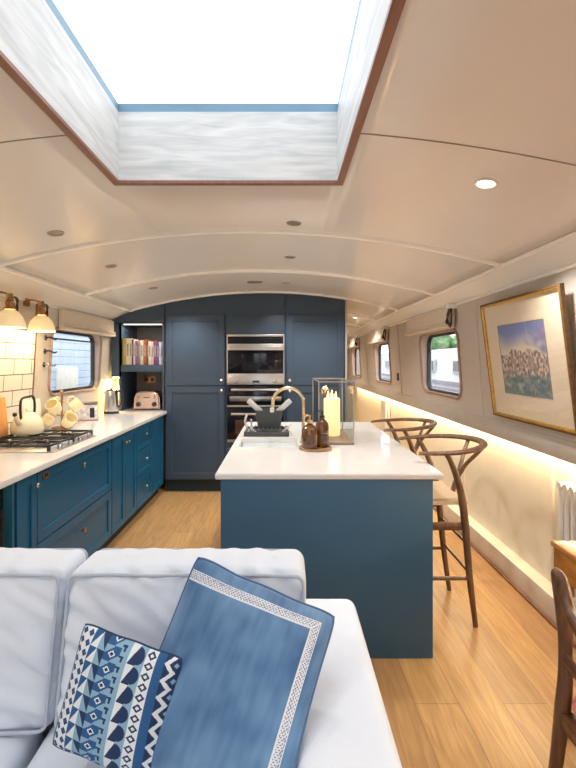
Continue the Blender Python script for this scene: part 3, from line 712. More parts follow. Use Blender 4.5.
b = B(); tube(b, [(-1.915, 2.0, 1.955), (-1.915, 3.5, 1.955)], .006, 8, 1); single('lamp_rail', b, COPPER, 'thin brass rail along the top of the left wall behind the pulley lamps', 'rail')

# ------------------------------------------------------------------ island
t = thing('kitchen_island', 'deep blue painted kitchen island body under a white worktop', 'kitchen island', (.21, 3.1, 0))
b = B(); box(b, -.31, .746, 2.188, 2.235, 0, .891, .002); part('end_panel', b, ISLE, t)
b = B(); box(b, -.295, .60, 2.235, 2.86, .1, .891); box(b, -.295, .60, 3.21, 3.98, .1, .891); box(b, .13, .60, 2.86, 3.21, .1, .891); box(b, -.295, .13, 2.86, 3.21, .1, .66); part('body', b, ISLE, t)
b = B(); box(b, -.25, .58, 2.24, 3.96, 0, .1); part('plinth', b, PLIN, t)
b = B(); box(b, -.31, .746, 3.98, 4.0, 0, .891, .002); part('end_panel', b, ISLE, t)
for ya, yb in ((2.24, 2.86), (3.22, 3.6), (3.6, 3.975)):
    def lsh():
        bb = shaker('X', 0, ya, yb, .12, .883, .06)
        for v in bb.verts: v.co.x = -.297-v.co.x-.02
        bmesh.ops.reverse_faces(bb, faces=bb.faces); return bb
    part('door', lsh(), ISLE, t)
HX0, HX1, HY0, HY1 = -.295, .10, 2.87, 3.19
b = B(); z0, z1 = .892, .92
def ring_top(b, outer, inner, z0, z1):
    for z, rev in ((z1, False), (z0, True)):
        o = [b.verts.new((x, y, z)) for x, y in outer]; i = [b.verts.new((x, y, z)) for x, y in inner]
        for k in range(4):
            f = (o[k], o[(k+1) % 4], i[(k+1) % 4], i[k]); b.faces.new(f if not rev else f[::-1])
    for loop, rev in ((outer, False), (inner, True)):
        for k in range(4):
            (x0, y0), (x1, y1) = loop[k], loop[(k+1) % 4]
            f = [b.verts.new(p) for p in ((x0, y0, z0), (x1, y1, z0), (x1, y1, z1), (x0, y0, z1))]; b.faces.new(f if not rev else f[::-1])
    bmesh.ops.remove_doubles(b, verts=b.verts, dist=1e-6)
ring_top(b, [(-.338, 2.18), (.80, 2.18), (.80, 4.04), (-.338, 4.04)], [(HX0, HY0), (HX1, HY0), (HX1, HY1), (HX0, HY1)], z0, z1)
bmesh.ops.bevel(b, geom=[e for e in b.edges if (all(abs(v.co.y-2.18) < 1e-4 for v in e.verts) or all(abs(v.co.x-.80) < 1e-4 for v in e.verts) or all(abs(v.co.x+.338) < 1e-4 for v in e.verts)) and len(e.link_faces) == 2 and e.calc_face_angle(0) > 1], offset=.005, segments=3, affect='EDGES')
single('island_worktop', b, QUARTZ, 'white stone worktop with a sink cut-out covering the blue island', 'worktop')
t = thing('butler_sink', 'white ceramic sink sunk in the near left of the island top', 'sink', (-.1, 3.03, .68))
b = B()
box(b, HX0-.012, HX0-.001, HY0-.008, HY1+.008, .68, .890, .003); box(b, HX1+.001, HX1+.02, HY0-.008, HY1+.008, .68, .890, .003)
box(b, HX0, HX1, HY0-.009, HY0-.001, .68, .890, .002); box(b, HX0, HX1, HY1+.001, HY1+.018, .68, .890, .002); box(b, HX0, HX1, HY0-.009, HY1+.018, .665, .69)
part('basin', b, CERAM, t)
b = B(); lathe(b, [(.04, .69), (.038, .694), (.01, .692)], (-.1, 3.03, 0)); part('drain', b, STEELD, t)

ZT = .92
# tap
t = thing('brass_tap', 'tall brass swan-neck tap rising from the island worktop', 'tap', (.14, 3.02, ZT))
b = B(); lathe(b, [(.026, 0), (.026, .008), (.018, .014), (.016, .05), (.013, .055)], (.14, 3.02, ZT)); part('base', b, BRASS, t)
b = B(); R_ = .105; pts = [(.14, 3.02, ZT+.05), (.14, 3.02, ZT+.15), (.14, 3.02, ZT+.25)]+[(.14-R_+R_*math.cos(a), 3.02, ZT+.27+R_*math.sin(a)) for a in [i*PI*1.02/12 for i in range(13)]]+[(.14-2*R_-.004, 3.02, ZT+.235)]
tube(b, pts, .0115, 14, 3); part('spout', b, PBRASS, t)
b = B(); lathe(b, [(.012, 0), (.0145, .002), (.0145, .03), (.012, .032)], (.14-2*R_-.005, 3.02, ZT+.208)); part('aerator', b, LTGREY, t)
b = B(); tube(b, [(.155, 3.02, ZT+.04), (.20, 3.03, ZT+.06)], [.007, .005], 8, 1); part('lever', b, BRASS, t)

# bottles and tray
t = thing('round_tray', 'round wooden tray under the two amber bottles on the island', 'tray', (.205, 2.80, ZT)); b = B(); lathe(b, [(.098, 0), (.105, .004), (.105, .016), (.098, .016), (.096, .008), (.01, .007)], (.205, 2.80, ZT), 36); part('dish', b, TRAYW, t)
def bottle(x, y, label, s=1.0, h=0):
    t = thing('pump_bottle', label, 'bottle', (x, y, ZT+.008), 'amber pump bottles on the round tray')
    z = ZT+.008
    b = B(); lathe(b, [(.036*s, 0), (.040*s, .004), (.041*s, .02), (.041*s, .10+h), (.036*s, .12+h), (.020*s, .138+h), (.014, .145+h), (.014, .155+h)], (x, y, z), 28); part('glass_body', b, AMBER, t)
    b = B(); lathe(b, [(.017, .15+h), (.017, .168+h), (.006, .17+h), (.005, .19+h), (.008, .192+h), (.008, .2+h)], (x, y, z), 18); tube(b, [(x, y, z+.195+h), (x-.02, y-.01, z+.198+h), (x-.035, y-.016, z+.188+h)], .005, 8); part('pump', b, BLKPL if h > .02 else BRASS, t)
    b = B()
    n = 10; ring = []
    for zz in (z+.035, z+.09):
        ring.append([V((x+.0415*s*math.cos(-PI/2+.2+(i-n/2)*.13), y+.0415*s*math.sin(-PI/2+.2+(i-n/2)*.13), zz)) for i in range(n+1)])
    loopface(b, ring, False, False); part('label_panel', b, mat('bottle_label', (.09, .045, .025), .4, noise_amt=.5, scale=60), t)
bottle(.168, 2.765, 'squat dark amber bottle with brass pump, nearer one on the tray', 1.2, .012)
bottle(.252, 2.83, 'amber bottle with black pump, right-hand one on the tray', 1.05, .035)

# lantern + candle
lx0, lx1, ly0, ly1 = .235, .475, 2.93, 3.50; LZ0, LZ1 = ZT, 1.345
t = thing('glass_lantern', 'large rectangular glass lantern with thin metal frame on the island', 'lantern', ((lx0+lx1)/2, (ly0+ly1)/2, ZT))
b = B(); box(b, lx0, lx1, ly0, ly1, ZT+.0005, ZT+.014, .002); part('base', b, BOARD, t)
b = B(); w = .008
for x in (lx0, lx1-w):
    for y in (ly0, ly1-w): box(b, x, x+w, y, y+w, ZT+.014, LZ1)
for x in (lx0, lx1-w):
    box(b, x, x+w, ly0+w, ly1-w, LZ1-w, LZ1)
for y in (ly0, ly1-w):
    box(b, lx0+w, lx1-w, y, y+w, LZ1-w, LZ1); box(b, lx0+w, lx1-w, y, y+w, ZT+.014, ZT+.014+w)
part('frame', b, LANT, t)
b = B(); g = .003
box(b, lx0+g, lx0+g+.002, ly0+w, ly1-w, ZT+.022, LZ1-w); box(b, lx1-g-.002, lx1-g, ly0+w, ly1-w, ZT+.022, LZ1-w); box(b, lx0+w, lx1-w, ly1-g-.002, ly1-g, ZT+.022, LZ1-w); part('glass_panel', b, LGLASS, t)
t = thing('pillar_candle', 'lit ivory pillar candle standing inside the glass lantern', 'candle', (.36, 3.24, ZT+.0145))
b = B(); z = ZT+.0145; lathe(b, [(.058, 0), (.060, .004), (.060, .262), (.055, .272), (.042, .266), (.01, .262)], (.36, 3.24, z), 32); part('wax', b, WAX, t)
b = B(); tube(b, [(.36, 3.24, z+.26), (.362, 3.24, z+.29)], .002, 6, 1); part('wick', b, BLKPL, t)
b = B()
for dx, dy, s in ((0, 0, 1), (-.028, .01, .8), (.028, -.006, .8)): lathe(b, [(.001, .27), (.008*s, .282), (.0085*s, .295), (.004*s, .27+.048*s), (.0005, .27+.062*s)], (.36+dx, 3.24+dy, z), 10)
part('flame', b, FLAME, t)

# dish rack
t = thing('dish_rack', 'charcoal dish rack with pale cross arms on the island behind the tap', 'dish rack', (-.10, 3.42, ZT))
b = B(); box(b, -.285, .04, 3.26, 3.56, ZT+.0005, ZT+.012, .004); M0 = M_
for a in ((-.29, -.276, 3.255, 3.565), (.031, .045, 3.255, 3.565), (-.29, .045, 3.255, 3.268), (-.29, .045, 3.552, 3.565)): box(b, *a, ZT+.001, ZT+.035, .004)
for k in range(9): box(b, -.265+k*.034, -.257+k*.034, 3.27, 3.55, ZT+.012, ZT+.022)
part('tray', b, GREYPL, t)
b = B(); q0 = ((-.19, 3.34), (-.02, 3.34), (-.02, 3.5), (-.19, 3.5)); zbk, ztk = ZT+.055, ZT+.185
def frus(b, q, z, g): return [V((x+(g if x > -.1 else -g), y+(g if y > 3.4 else -g), z)) for x, y in q]
loopface(b, [frus(b, q0, zbk, 0), frus(b, q0, ztk, .02), frus(b, q0, ztk, .012), frus(b, q0, zbk+.006, -.006)]); bmesh.ops.recalc_face_normals(b, faces=b.faces)
part('basket', b, GREYPL, t)
for s in (-1, 1):
    b = B(); cx = -.105
    Mx = Matrix.Translation((cx+s*.115, 3.38, ZT+.215)) @ Matrix.Rotation(s*math.radians(48), 4, 'Y')
    box(b, -.020, .020, -.012, .012, -.07, .065, .007, 2, M=Mx); part('side_arm', b, LTGREY, t)
    b = B(); xs = cx+s*.13
    tube(b, [(xs-.045, 3.275, ZT+.02), (xs+.04, 3.30, ZT+.09)], .004, 6, 1); tube(b, [(xs+.045, 3.275, ZT+.02), (xs-.04, 3.30, ZT+.09)], .004, 6, 1); part('cross_wire', b, LTGREY, t)
b = B(); tube(b, [(-.255, 3.31, ZT+.03), (-.285, 3.30, ZT+.10), (-.27, 3.30, ZT+.16)], .012, 8, flat=(1.6, .5)); tube(b, [(-.235, 3.33, ZT+.03), (-.24, 3.32, ZT+.12)], .012, 8, 1, flat=(1.6, .5))
single('kitchen_utensils', b, LTGREY, 'pale grey utensils propped at the left side of the dish rack', 'utensils')

# ------------------------------------------------------------------ bar stools
def make_stool(label):
    t = thing('bar_stool', label, 'bar stool', (0, 0, 0), 'wishbone bar stools along the island')
    ZR = 1.0
    # rail: U open to -X, centre (0,0): apex x=.26
    pts = [(-.17, -.225, ZR-.03), (-.10, -.25, ZR-.025), (0, -.262, ZR-.02)]+[(.262*math.sin(a), -.262*math.cos(a), ZR-.02+.02*math.sin(a)) for a in [PI*i/12 for i in range(1, 12)]]+[(0, .262, ZR-.02), (-.10, .25, ZR-.025), (-.17, .225, ZR-.03)]
    b = B(); tube(b, pts, [.013, .017, .019, .021, .019, .017, .013], 12, 3, flat=(1.15, .8)); part('back_rail', b, WALNUTL, t)
    for s in (-1, 1):
        b = B(); tube(b, [(.155, s*.195, 0), (.12, s*.20, .27), (.095, s*.205, .54), (.07, s*.215, .72), (.035, s*.232, .84), (-.005, s*.252, .93), (-.03, s*.258, ZR-.03)], [.014, .018, .021, .021, .018, .015, .013], 12); part('leg', b, WALNUTL, t)
        b = B(); tube(b, [(-.235, s*.20, 0), (-.225, s*.20, .35), (-.215, s*.20, .69)], [.014, .019, .018], 12, 3); part('leg', b, WALNUTL, t)
    for z, r, fl in ((.56, .018, (.55, 1.3)), (.27, .011, (1, 1))):
        for s in (-1, 1):
            b = B(); x1 = .155-.06*z/.54*1.0
            tube(b, [(-.225, s*.20, z), (x1, s*.20, z)], r, 10, 1, flat=fl); part('stretcher', b, WALNUTL, t)
    for z in (.47, .30): 
        b = B(); x1 = .155-.12*z; tube(b, [(x1, -.20, z), (x1, .20, z)], .009, 10, 1); part('stretcher', b, WALNUT, t)
    b = B(); tube(b, [(-.225, -.20, .25), (-.225, .20, .25)], .012, 10, 1); part('stretcher', b, WALNUTL, t)
    # seat
    b = B(); n = 14; top = []; bot = []
    t2 = bmesh.new()
    gr = [[None]*(n+1) for _ in range(n+1)]; gb = [[None]*(n+1) for _ in range(n+1)]
    for i in range(n+1):
        for j in range(n+1):
            u, v = -1+2*i/n, -1+2*j/n
            hw = .232-.022*(u+1)/2
            x = -.05+.165*u if True else 0; x = -.075+.18*u; y = hw*v
            dip = -.018*(1-u*u)*(1-v*v); e = max(abs(u), abs(v))**8*.012
            gr[i][j] = t2.verts.new((x, y, .712+dip-e)); gb[i][j] = t2.verts.new((x, y, .672+e))
    for i in range(n):
        for j in range(n):
            t2.faces.new((gr[i][j], gr[i+1][j], gr[i+1][j+1], gr[i][j+1])); t2.faces.new((gb[i][j], gb[i][j+1], gb[i+1][j+1], gb[i+1][j]))
    for i in range(n):
        t2.faces.new((gr[i][0], gb[i][0], gb[i+1][0], gr[i+1][0])); t2.faces.new((gr[i][n], gr[i+1][n], gb[i+1][n], gb[i][n]))
        t2.faces.new((gr[0][i], gr[0][i+1], gb[0][i+1], gb[0][i])); t2.faces.new((gr[n][i], gb[n][i], gb[n][i+1], gr[n][i+1]))
    merge(b, t2); part('seat', b, CORDS, t, smooth=60)
    # Y splat
    b = B(); tube(b, [(.10, 0, .69), (.13, 0, .78), (.16, 0, .83)], .02, 10, 4, flat=(1.5, .45))
    for s in (-1, 1): tube(b, [(.13, s*.008, .78), (.165, s*.03, .86), (.205, s*.075, .93), (.24, s*.105, .985)], .012, 10, 4)
    part('splat', b, WALNUTL, t)
    return t
st = make_stool('walnut wishbone bar stool nearest the camera at the island')
st.location = (.92, 2.65, 0)
dup(st, (.915, 3.47, 0), 'walnut wishbone bar stool further away, behind the nearest stool')

# ------------------------------------------------------------------ picture
def TV(a, b_, f): return V(a).lerp(V(b_), f)
PT = {'tl': V((1.345, 2.985, 1.857)), 'tr': V((1.345, 2.125, 1.857)), 'bl': V((1.437, 2.985, 1.115)), 'br': V((1.437, 2.125, 1.115))}
def pp(u, v, d=0):   # u: 0 far edge -> 1 near edge, v: 0 top -> 1 bottom, d towards the room
    p = PT['tl'].lerp(PT['tr'], u).lerp(PT['bl'].lerp(PT['br'], u), v); nrm = V((-.742, 0, -.092)).normalized(); return p+nrm*d
t = thing('framed_painting', 'gilt-framed watercolour with wide cream mount on the right wall', 'picture', (1.437, 2.555, 1.115))
W_, H_ = .86, .748
def frame(b, m0, m1, prof):
    rings = []
    for (ins, d) in prof:
        rings.append([pp(ins/W_, ins/H_, d), pp(1-ins/W_, ins/H_, d), pp(1-ins/W_, 1-ins/H_, d), pp(ins/W_, 1-ins/H_, d)])
    rings.append(rings[0]); loopface(b, rings, False); bmesh.ops.remove_doubles(b, verts=b.verts, dist=1e-6); bmesh.ops.recalc_face_normals(b, faces=b.faces)
b = B(); frame(b, 0, 0, [(0, -.012), (0, .010), (.010, .014), (.012, .008), (.012, -.012)]); part('outer_frame', b, DKGOLD, t)
b = B(); frame(b, 0, 0, [(.012, -.008), (.012, .010), (.017, .012), (.026, .006), (.026, -.008)]); part('gilt_frame', b, GOLD, t)
b = B(); loopface(b, [[pp(.02, .02, -.012), pp(.98, .02, -.012), pp(.98, .98, -.012), pp(.02, .98, -.012)], [pp(.02, .02, -.004), pp(.98, .02, -.004), pp(.98, .98, -.004), pp(.02, .98, -.004)]]); bmesh.ops.recalc_face_normals(b, faces=b.faces); part('mount', b, MATB, t)
u0, u1, v0, v1 = .215, .775, .215, .775
N1, N2 = 110, 90
b = B(); cl = b.loops.layers.float_color.new('pattern'); g = [[b.verts.new(pp(u0+(u1-u0)*i/N1, v0+(v1-v0)*j/N2, -.0025)) for j in range(N2+1)] for i in range(N1+1)]
def mixc(a, c, f): f = max(0, min(1, f)); return tuple(p*(1-f)+q*f for p, q in zip(a, c))
def pcol(u, v):
    n1 = noise.noise(V((u*3, v*3, 1)))*.5+.5; n2 = noise.noise(V((u*9, v*12, 4)))*.5+.5; n3 = noise.noise(V((u*24, v*18, 7)))*.5+.5
    n4 = noise.noise(V((u*60, v*16, 9)))*.5+.5
    sky = mixc((.22, .27, .55), (.74, .66, .52), (v-.06+(n1-.5)*.5)*3.2)
    cl = (u-.62)*3.2-abs(v-.22)*2.2+(n2-.5)*2.2
    sky = mixc(sky, (.27, .23, .36), cl*.75)
    c = sky
    top = .42+.16*(n2-.5)+.05*math.sin(u*7)-.12*math.exp(-((u-.30)/.10)**2)
    if v > top:
        c = mixc((.62, .50, .40), (.20, .15, .15), (n3-.40)*3.5)
        if n4 > .60: c = mixc(c, (.10, .08, .10), .55)
        if n2 > .60: c = mixc(c, (.42, .22, .16), .5)
        if n3 < .36: c = mixc(c, (.78, .70, .60), .6)
    k = (v-.70-.14*(n1-.5))*9
    if k > 0:
        sea = mixc((.10, .24, .22), (.58, .56, .52), (n2-.45)*2.6); sea = mixc(sea, (.10, .12, .24), (n4-.35)*1.6+(u-.5)*.4); c = mixc(c, sea, min(.85, k))
    return (*c, 1)
for i in range(N1):
    for j in range(N2):
        f = b.faces.new((g[i][j], g[i][j+1], g[i+1][j+1], g[i+1][j])); c = pcol((i+.5)/N1, (j+.5)/N2)
        for lp in f.loops: lp[cl] = c
part('painting', b, PAINT, t)
b = B(); e = .008
for a in ((u0-e, u1+e, v0-e, v0), (u0-e, u1+e, v1, v1+e), (u0-e, u0, v0, v1), (u1, u1+e, v0, v1)):
    loopface(b, [[pp(a[0], a[2], d), pp(a[1], a[2], d), pp(a[1], a[3], d), pp(a[0], a[3], d)] for d in (-.004, -.0015)])
part('inner_slip', b, mat('slip_blue_grey', (.28, .26, .27), .6), t)
b = B(); b.faces.new([b.verts.new(pp(*q, .001)) for q in ((.03, .03), (.97, .03), (.97, .97), (.03, .97))]); part('glazing', b, glass_mat('picture_glass', (1, 1, 1), .05), t)

# light switch
t = thing('light_switch', 'small black light switch on the right wall between two windows', 'switch', (xr(1.28), 5.52, 1.28)); b = B(); box(b, xr(1.28)-.012, xr(1.28)+.002, 5.48, 5.56, 1.235, 1.33, .004); part('plate', b, BLKPL, t)
b = B(); box(b, xr(1.28)-.02, xr(1.28)-.011, 5.512, 5.528, 1.27, 1.295, .002); part('toggle', b, KNOB, t)

# radiators
def radiator(y0, n, label, ztop, pitch=.052):
    t = thing('column_radiator', label, 'radiator', (1.565, y0+n*pitch/2, .15), 'white column radiators below the right wall ledge')
    for k in range(n):
        y = y0+pitch*(k+.5); b = B()
        for x in (1.545, 1.585):
            tube(b, [(x, y, .21), (x, y, ztop-.03)], .0145, 8, 1)
        for z in (.215, ztop-.025): tube(b, [(1.530, y, z), (1.598, y, z)], .021, 10, 1, flat=(1.05, 1))
        part('column', b, RADW, t)
    for y in (y0+pitch*1.5, y0+pitch*(n-1.5)):
        b = B(); box(b, 1.55, 1.58, y-.012, y+.012, .15, .2); part('foot', b, RADW, t)
radiator(1.22, 24, 'white column radiator near the right edge behind the wooden table', .815)
radiator(6.55, 6, 'distant white column radiator on the lower right wall beyond the stools', .90, .06)

# table
t = thing('side_table', 'honey-coloured wooden table against the right wall at the picture edge', 'table', (1.28, 1.25, 0))
b = B(); box(b, 1.078, 1.495, .62, 1.78, .735, .755, .008, 3); part('tabletop', b, OAKT, t)
b = B(); box(b, 1.088, 1.475, .66, 1.772, .63, .735, .003); part('apron', b, OAKT, t)
d = B(); box(d, 1.083, 1.089, .9, 1.70, .645, .722, .003); d = part('drawer', d, OAKT, t); b = B(); ball(b, (1.075, 1.3, .685), .013); part('knob', b, BRASS, d)
for x in (1.125, 1.455):
    for y in (.68, 1.745):
        b = B(); lathe(b, [(.014, 0), (.017, .05), (.02, .3), (.024, .5), (.018, .53), (.027, .56), (.027, .63)], (x, y, 0), 16); part('leg', b, OAKT, t)

# dining chair (faces the wall, back towards the room)
t = thing('dining_chair', 'dark curved-back wooden chair with floral seat at the right edge', 'chair', (1.0, 1.09, 0))
for y, s in ((1.31, 1), (.87, -1)):
    b = B(); tube(b, [(.775, y-.0*s, 0), (.812, y, .27), (.833, y, .45), (.841, y, .55), (.838, y, .65), (.826, y, .75), (.814, y, .84)], [.015, .018, .022, .020, .017, .015, .015], 12); part('leg', b, WALNUT, t)
    b = B(); tube(b, [(1.22, y-s*.01, 0), (1.22, y-s*.01, .44)], [.015, .021], 12, 1); part('leg', b, WALNUT, t)
    b = B(); tube(b, [(.81, y, .24), (1.22, y-s*.01, .24)], .011, 10, 1); part('stretcher', b, WALNUT, t)
b = B(); tube(b, [(.812, 1.315, .848), (.815, 1.29, .842), (.812, 1.26, .80), (.80, 1.22, .775), (.785, 1.15, .765), (.78, 1.09, .762), (.785, 1.03, .765), (.80, .96, .775), (.812, .92, .80), (.815, .89, .842), (.812, .865, .848)], [.015, .018, .019, .019, .019, .018, .015], 12, 5, flat=(.9, 1.1)); part('top_rail', b, WALNUT, t)
b = B(); tube(b, [(.835, 1.30, .60), (.815, 1.09, .60), (.835, .88, .60)], .014, 10, 6, flat=(.7, 1.5)); part('cross_rail', b, WALNUT, t)
b = B(); box(b, .815, 1.24, .88, 1.30, .40, .445, .006); part('seat_frame', b, WALNUT, t)
b = B(); box(b, .835, 1.235, .89, 1.292, .446, .515, .03, 4); part('seat', b, REDFL, t)

# ------------------------------------------------------------------ sofa
def soft(b, M, hx, hy, hz, r, puff=.0, wr=0, seed=0, N=22, sagtop=0):
    t = bmesh.new(); bmesh.ops.create_cube(t, size=2); bmesh.ops.subdivide_edges(t, edges=t.edges, cuts=N, use_grid_fill=True)
    for v in t.verts:
        a, c, d = v.co
        p = V((a*hx, c*hy, d*hz)); q = V((max(-hx+r, min(hx-r, p.x)), max(-hy+r, min(hy-r, p.y)), max(-hz+r, min(hz-r, p.z))))
        o = p-q
        if o.length > 1e-6: p = q+o.normalized()*min(r, o.length if sum(abs(k) > 1e-6 for k in o) == 1 else r)
        f = (1-a*a)*(1-d*d); g = (1-a*a)*(1-c*c)
        if abs(c) > .999: p.y += math.copysign(puff*f, c)
        else: p.y += c*puff*f*.6
        if abs(d) > .9: p.z += d*puff*.35*g
        if sagtop and d > 0: p.z -= sagtop*(a*a*.0+(1-abs(a))*0)-.0
        if wr:
            e = max(abs(a), abs(d))
            w = noise.noise(V((p.x*9+seed, p.z*26+p.x*14, seed)))*wr*(.25+e*e)
            w += wr*.5*noise.noise(V((p.x*3+seed*2, p.z*3, seed)))
            p.y += w*(-1 if c < 0 else .3); p.z += w*.3*(abs(d) > .8)
        v.co = p
    merge(b, t, M)
t = thing('sofa', 'white cotton sofa with loose back cushions in the foreground', 'sofa', (-.7, 1.2, 0))
b = B(); box(b, -1.70, .262, .50, 1.62, .06, .27, .03, 4); box(b, -1.70, .262, 1.42, 1.62, .2, .618, .035, 5); part('frame', b, SOFA, t)
b = B(); soft(b, Matrix.Translation((.141, 1.055, .43)), .121, .565, .19, .035, 0, .004, 3); part('arm', b, SOFA, t, smooth=60)
b = B(); soft(b, Matrix.Translation((-1.58, 1.055, .43)), .121, .565, .19, .035, 0, .004, 3); part('arm', b, SOFA, t, smooth=60)
for x in (-1.62, .20):
    for y in (.56, 1.56):
        b = B(); lathe(b, [(.02, 0), (.026, .062)], (x, y, 0), 14); part('leg', b, WALNUT, t)
SEATZ = .42
for xc in (-1.10, -.32):
    b = B(); soft(b, Matrix.Translation((xc+.005, .90, SEATZ-.08)), .375, .46, .08, .05, 0, .004, 5+xc); part('seat_cushion', b, SOFA, t, smooth=60)
lean = math.atan2(.13, .40)
def back_cushion(xc, hx, seed, rz=0):
    hz, hy = .212, .098
    M = Matrix.Translation((xc, 1.375, SEATZ+hz+.0)) @ Matrix.Rotation(rz, 4, 'Z') @ Matrix(((1, 0, 0, 0), (0, 1, .20, 0), (0, -.04, 1, 0), (0, 0, 0, 1)))
    b = B(); soft(b, M, hx, hy, hz, .035, .036, .019, seed, 48); c = part('back_cushion', b, SOFA, t, smooth=70)
    b = B(); P = [M @ V((x, -hy-.001-.012*(1-abs(x/hx)**3)*(1-abs(z/hz)**3), z)) for x, z in rrect(0, 0, 2*hx-.02, 2*hz-.02, .025, 5)]
    # densify
    Q = []
    for i in range(len(P)):
        a_, c_ = P[i], P[(i+1) % len(P)]; k = max(1, int((c_-a_).length/.03))
        for s in range(k): Q.append(a_.lerp(c_, s/k)+V((0, 0, .0015*math.sin(len(Q)*.9))))
    tube(b, Q, .0052, 8, 1, closed=True); part('piping', b, PIPING, c)
    b = B(); P = [M @ V((x, hy, z)) for x, z in rrect(0, 0, 2*hx-.02, 2*hz-.02, .025, 5)]; tube(b, P, .0045, 8, 1, closed=True); part('piping', b, PIPING, c)
back_cushion(-1.033, .371, 1.7, .01)
back_cushion(-.290, .360, 6.2, -.01)

# scatter cushions
def pillow(name, TL, TR, BL, th, m, colf, label, N=150, pinch=.05, BR=None):
    TL, TR, BL = V(TL), V(TR), V(BL); K = (V(BR)-TR-BL+TL) if BR else V((0, 0, 0)); U = TR-TL; W = BL-TL; nrm = W.cross(U).normalized()
    if nrm.y > 0: nrm = -nrm
    org = TL+U*.5+W
    b = B(); cl = b.loops.layers.float_color.new('pattern'); gs = []
    for side in (1, -1):
        g = [[None]*(N+1) for _ in range(N+1)]
        for i in range(N+1):
            for j in range(N+1):
                if side < 0 and (i in (0, N) or j in (0, N)): g[i][j] = gs[0][i][j]; continue
                u, v = i/N, j/N; a, c = 2*u-1, 2*v-1
                a2 = a*(1-pinch*(1-c*c)**1*abs(a)**3*1.0); c2 = c*(1-pinch*(1-a*a)*abs(c)**3); kk = 1-.035*abs(a*c)**7; a2 *= kk; c2 = c2*kk+.010*math.sin(a*7+c*2)*abs(c)**6*(1-a*a)
                h = th*((1-a**4)*(1-c**4))**.55*(.72+.28*(1-a*a)*(1-c*c))
                h += .004*noise.noise(V((u*5, v*5, th*50+side)))*(1-a**4)*(1-c**4)+.003*noise.noise(V((u*16, v*4, 3)))*abs(a)**2*(1-a**8)*(1-c**4)
                g[i][j] = b.verts.new(TL+U*(a2+1)/2+W*(c2+1)/2+K*(a2+1)*(c2+1)/4+nrm*h*side)
        gs.append(g)
        for i in range(N):
            for j in range(N):
                q = (g[i][j], g[i][j+1], g[i+1][j+1], g[i+1][j]); f = b.faces.new(q if side > 0 else q[::-1])
                c = colf((i+.5)/N, (j+.5)/N) if side > 0 else colf(.35, .02)
                for lp in f.loops: lp[cl] = (*c, 1)
    bmesh.ops.recalc_face_normals(b, faces=b.faces)
    t = thing('scatter_cushion', label, 'cushion', org); part('cover', b, m, t, smooth=180)
    b = B(); P = []
    for k in range(4*24):
        s = k//24; f = (k % 24)/24
        a, c = [(-1+2*f, -1), (1, -1+2*f), (1-2*f, 1), (-1, 1-2*f)][s]
        a2 = a*(1-pinch*(1-c*c)*abs(a)**3); c2 = c*(1-pinch*(1-a*a)*abs(c)**3); kk = 1-.035*abs(a*c)**7; a2 *= kk; c2 = c2*kk+.010*math.sin(a*7+c*2)*abs(c)**6*(1-a*a); P.append(TL+U*(a2+1)/2+W*(c2+1)/2+K*(a2+1)*(c2+1)/4)
    return t, P
def velvet(u, v):
    n = noise.noise(V((u*4, v*4, 2)))*.5+noise.noise(V((u*14, v*11, 5)))*.25
    c = mixc((.04, .13, .30), (.15, .30, .52), .45+n*1.2+.25*noise.noise(V((u*30, v*5, 8))))
    def band(d, s):
        if .072 < d < .080 or .122 < d < .130: return (.74, .76, .80)
        if .080 <= d <= .122:
            k = abs(((s*24) % 1)-.5)*2; q = abs((d-.101)/.019)
            return (.72, .74, .80) if abs(q-k) < .24 or abs(q-(1-k)) < .2 else (.12, .20, .34)
        return None
    dt, dr, db = v, 1-u, 1-v
    if dt < dr and dt < db: r = band(dt, u)
    elif dr <= dt and dr < db: r = band(dr, v)
    else: r = band(db, u) if db > .9 else None
    return r if r else c
DK, MD, LT_, WH = (.012, .035, .11), (.02, .10, .27), (.24, .42, .58), (.74, .79, .83)
def printp(u, v):
    if u < .15:
        a, c = (u/.075) % 1, (v*13) % 1; d = abs(a-.5)+abs(c-.5)
        return DK if .24 < d < .40 else (WH if d >= .40 else MD)
    if u < .45:
        k = (u-.15)/.15; a, c = k % 1, (v*8.5+.5*int(k)) % 1
        if int(k) == 1:
            d = abs(a-.5)+abs(c-.5)
            return DK if d < .14 else WH if d < .24 else MD if d < .42 else (LT_ if (a > .5) == (c > .5) else MD)
        return (WH if a < .5 else LT_) if abs(a-.5) < c*.5 else (MD if a < .5 else DK)
    if u < .53:
        a, c = (u-.45)/.08, (v*13) % 1
        return DK if (abs(a-.35) < .12 and c > .5) or (abs(c-.5) < .1 and a < .5) else LT_
    if u < .68:
        a, c = (u-.53)/.15, (v*7) % 1
        if a < .5: return DK if a*2 > 1-c else WH
        return DK if ((a-.5)*2)**2+((c-.5)*2)**2 < .8 else LT_
    if u < .78:
        a, c = (u-.68)/.10, (v*13) % 1; d = abs(a-.5)+abs(c-.5)
        return DK if .20 < d < .44 else WH
    if u < .86: return MD
    a, c = (u-.86)/.14, (v*8) % 1; z = abs(c-.5)*2
    if abs(a-.15-.5*z) < .17: return WH
    if a > .15+.5*z: return DK if abs(a-.8)+abs(c-.5) > .18 else LT_
    return DK
t, P = pillow('a', (-.254, 1.308, .906), (.148, 1.21, .779), (-.432, 1.10, .477), .052, VELVET, velvet, 'large blue velvet cushion with a white braid border on the sofa', 190, .04, (.0, .864, .578))
b = B(); tube(b, P, .004, 8, 1, closed=True); part('piping', b, mat('velvet_edge', (.07, .16, .32), .8), t)
t, P = pillow('b', (-0.5224, 1.1613, 0.7914), (-0.255, 1.125, 0.7208), (-0.5654, 1.0744, 0.5422), .058, PRINT, printp, 'small patterned cushion in navy, blue and white on the sofa', 210, .03)
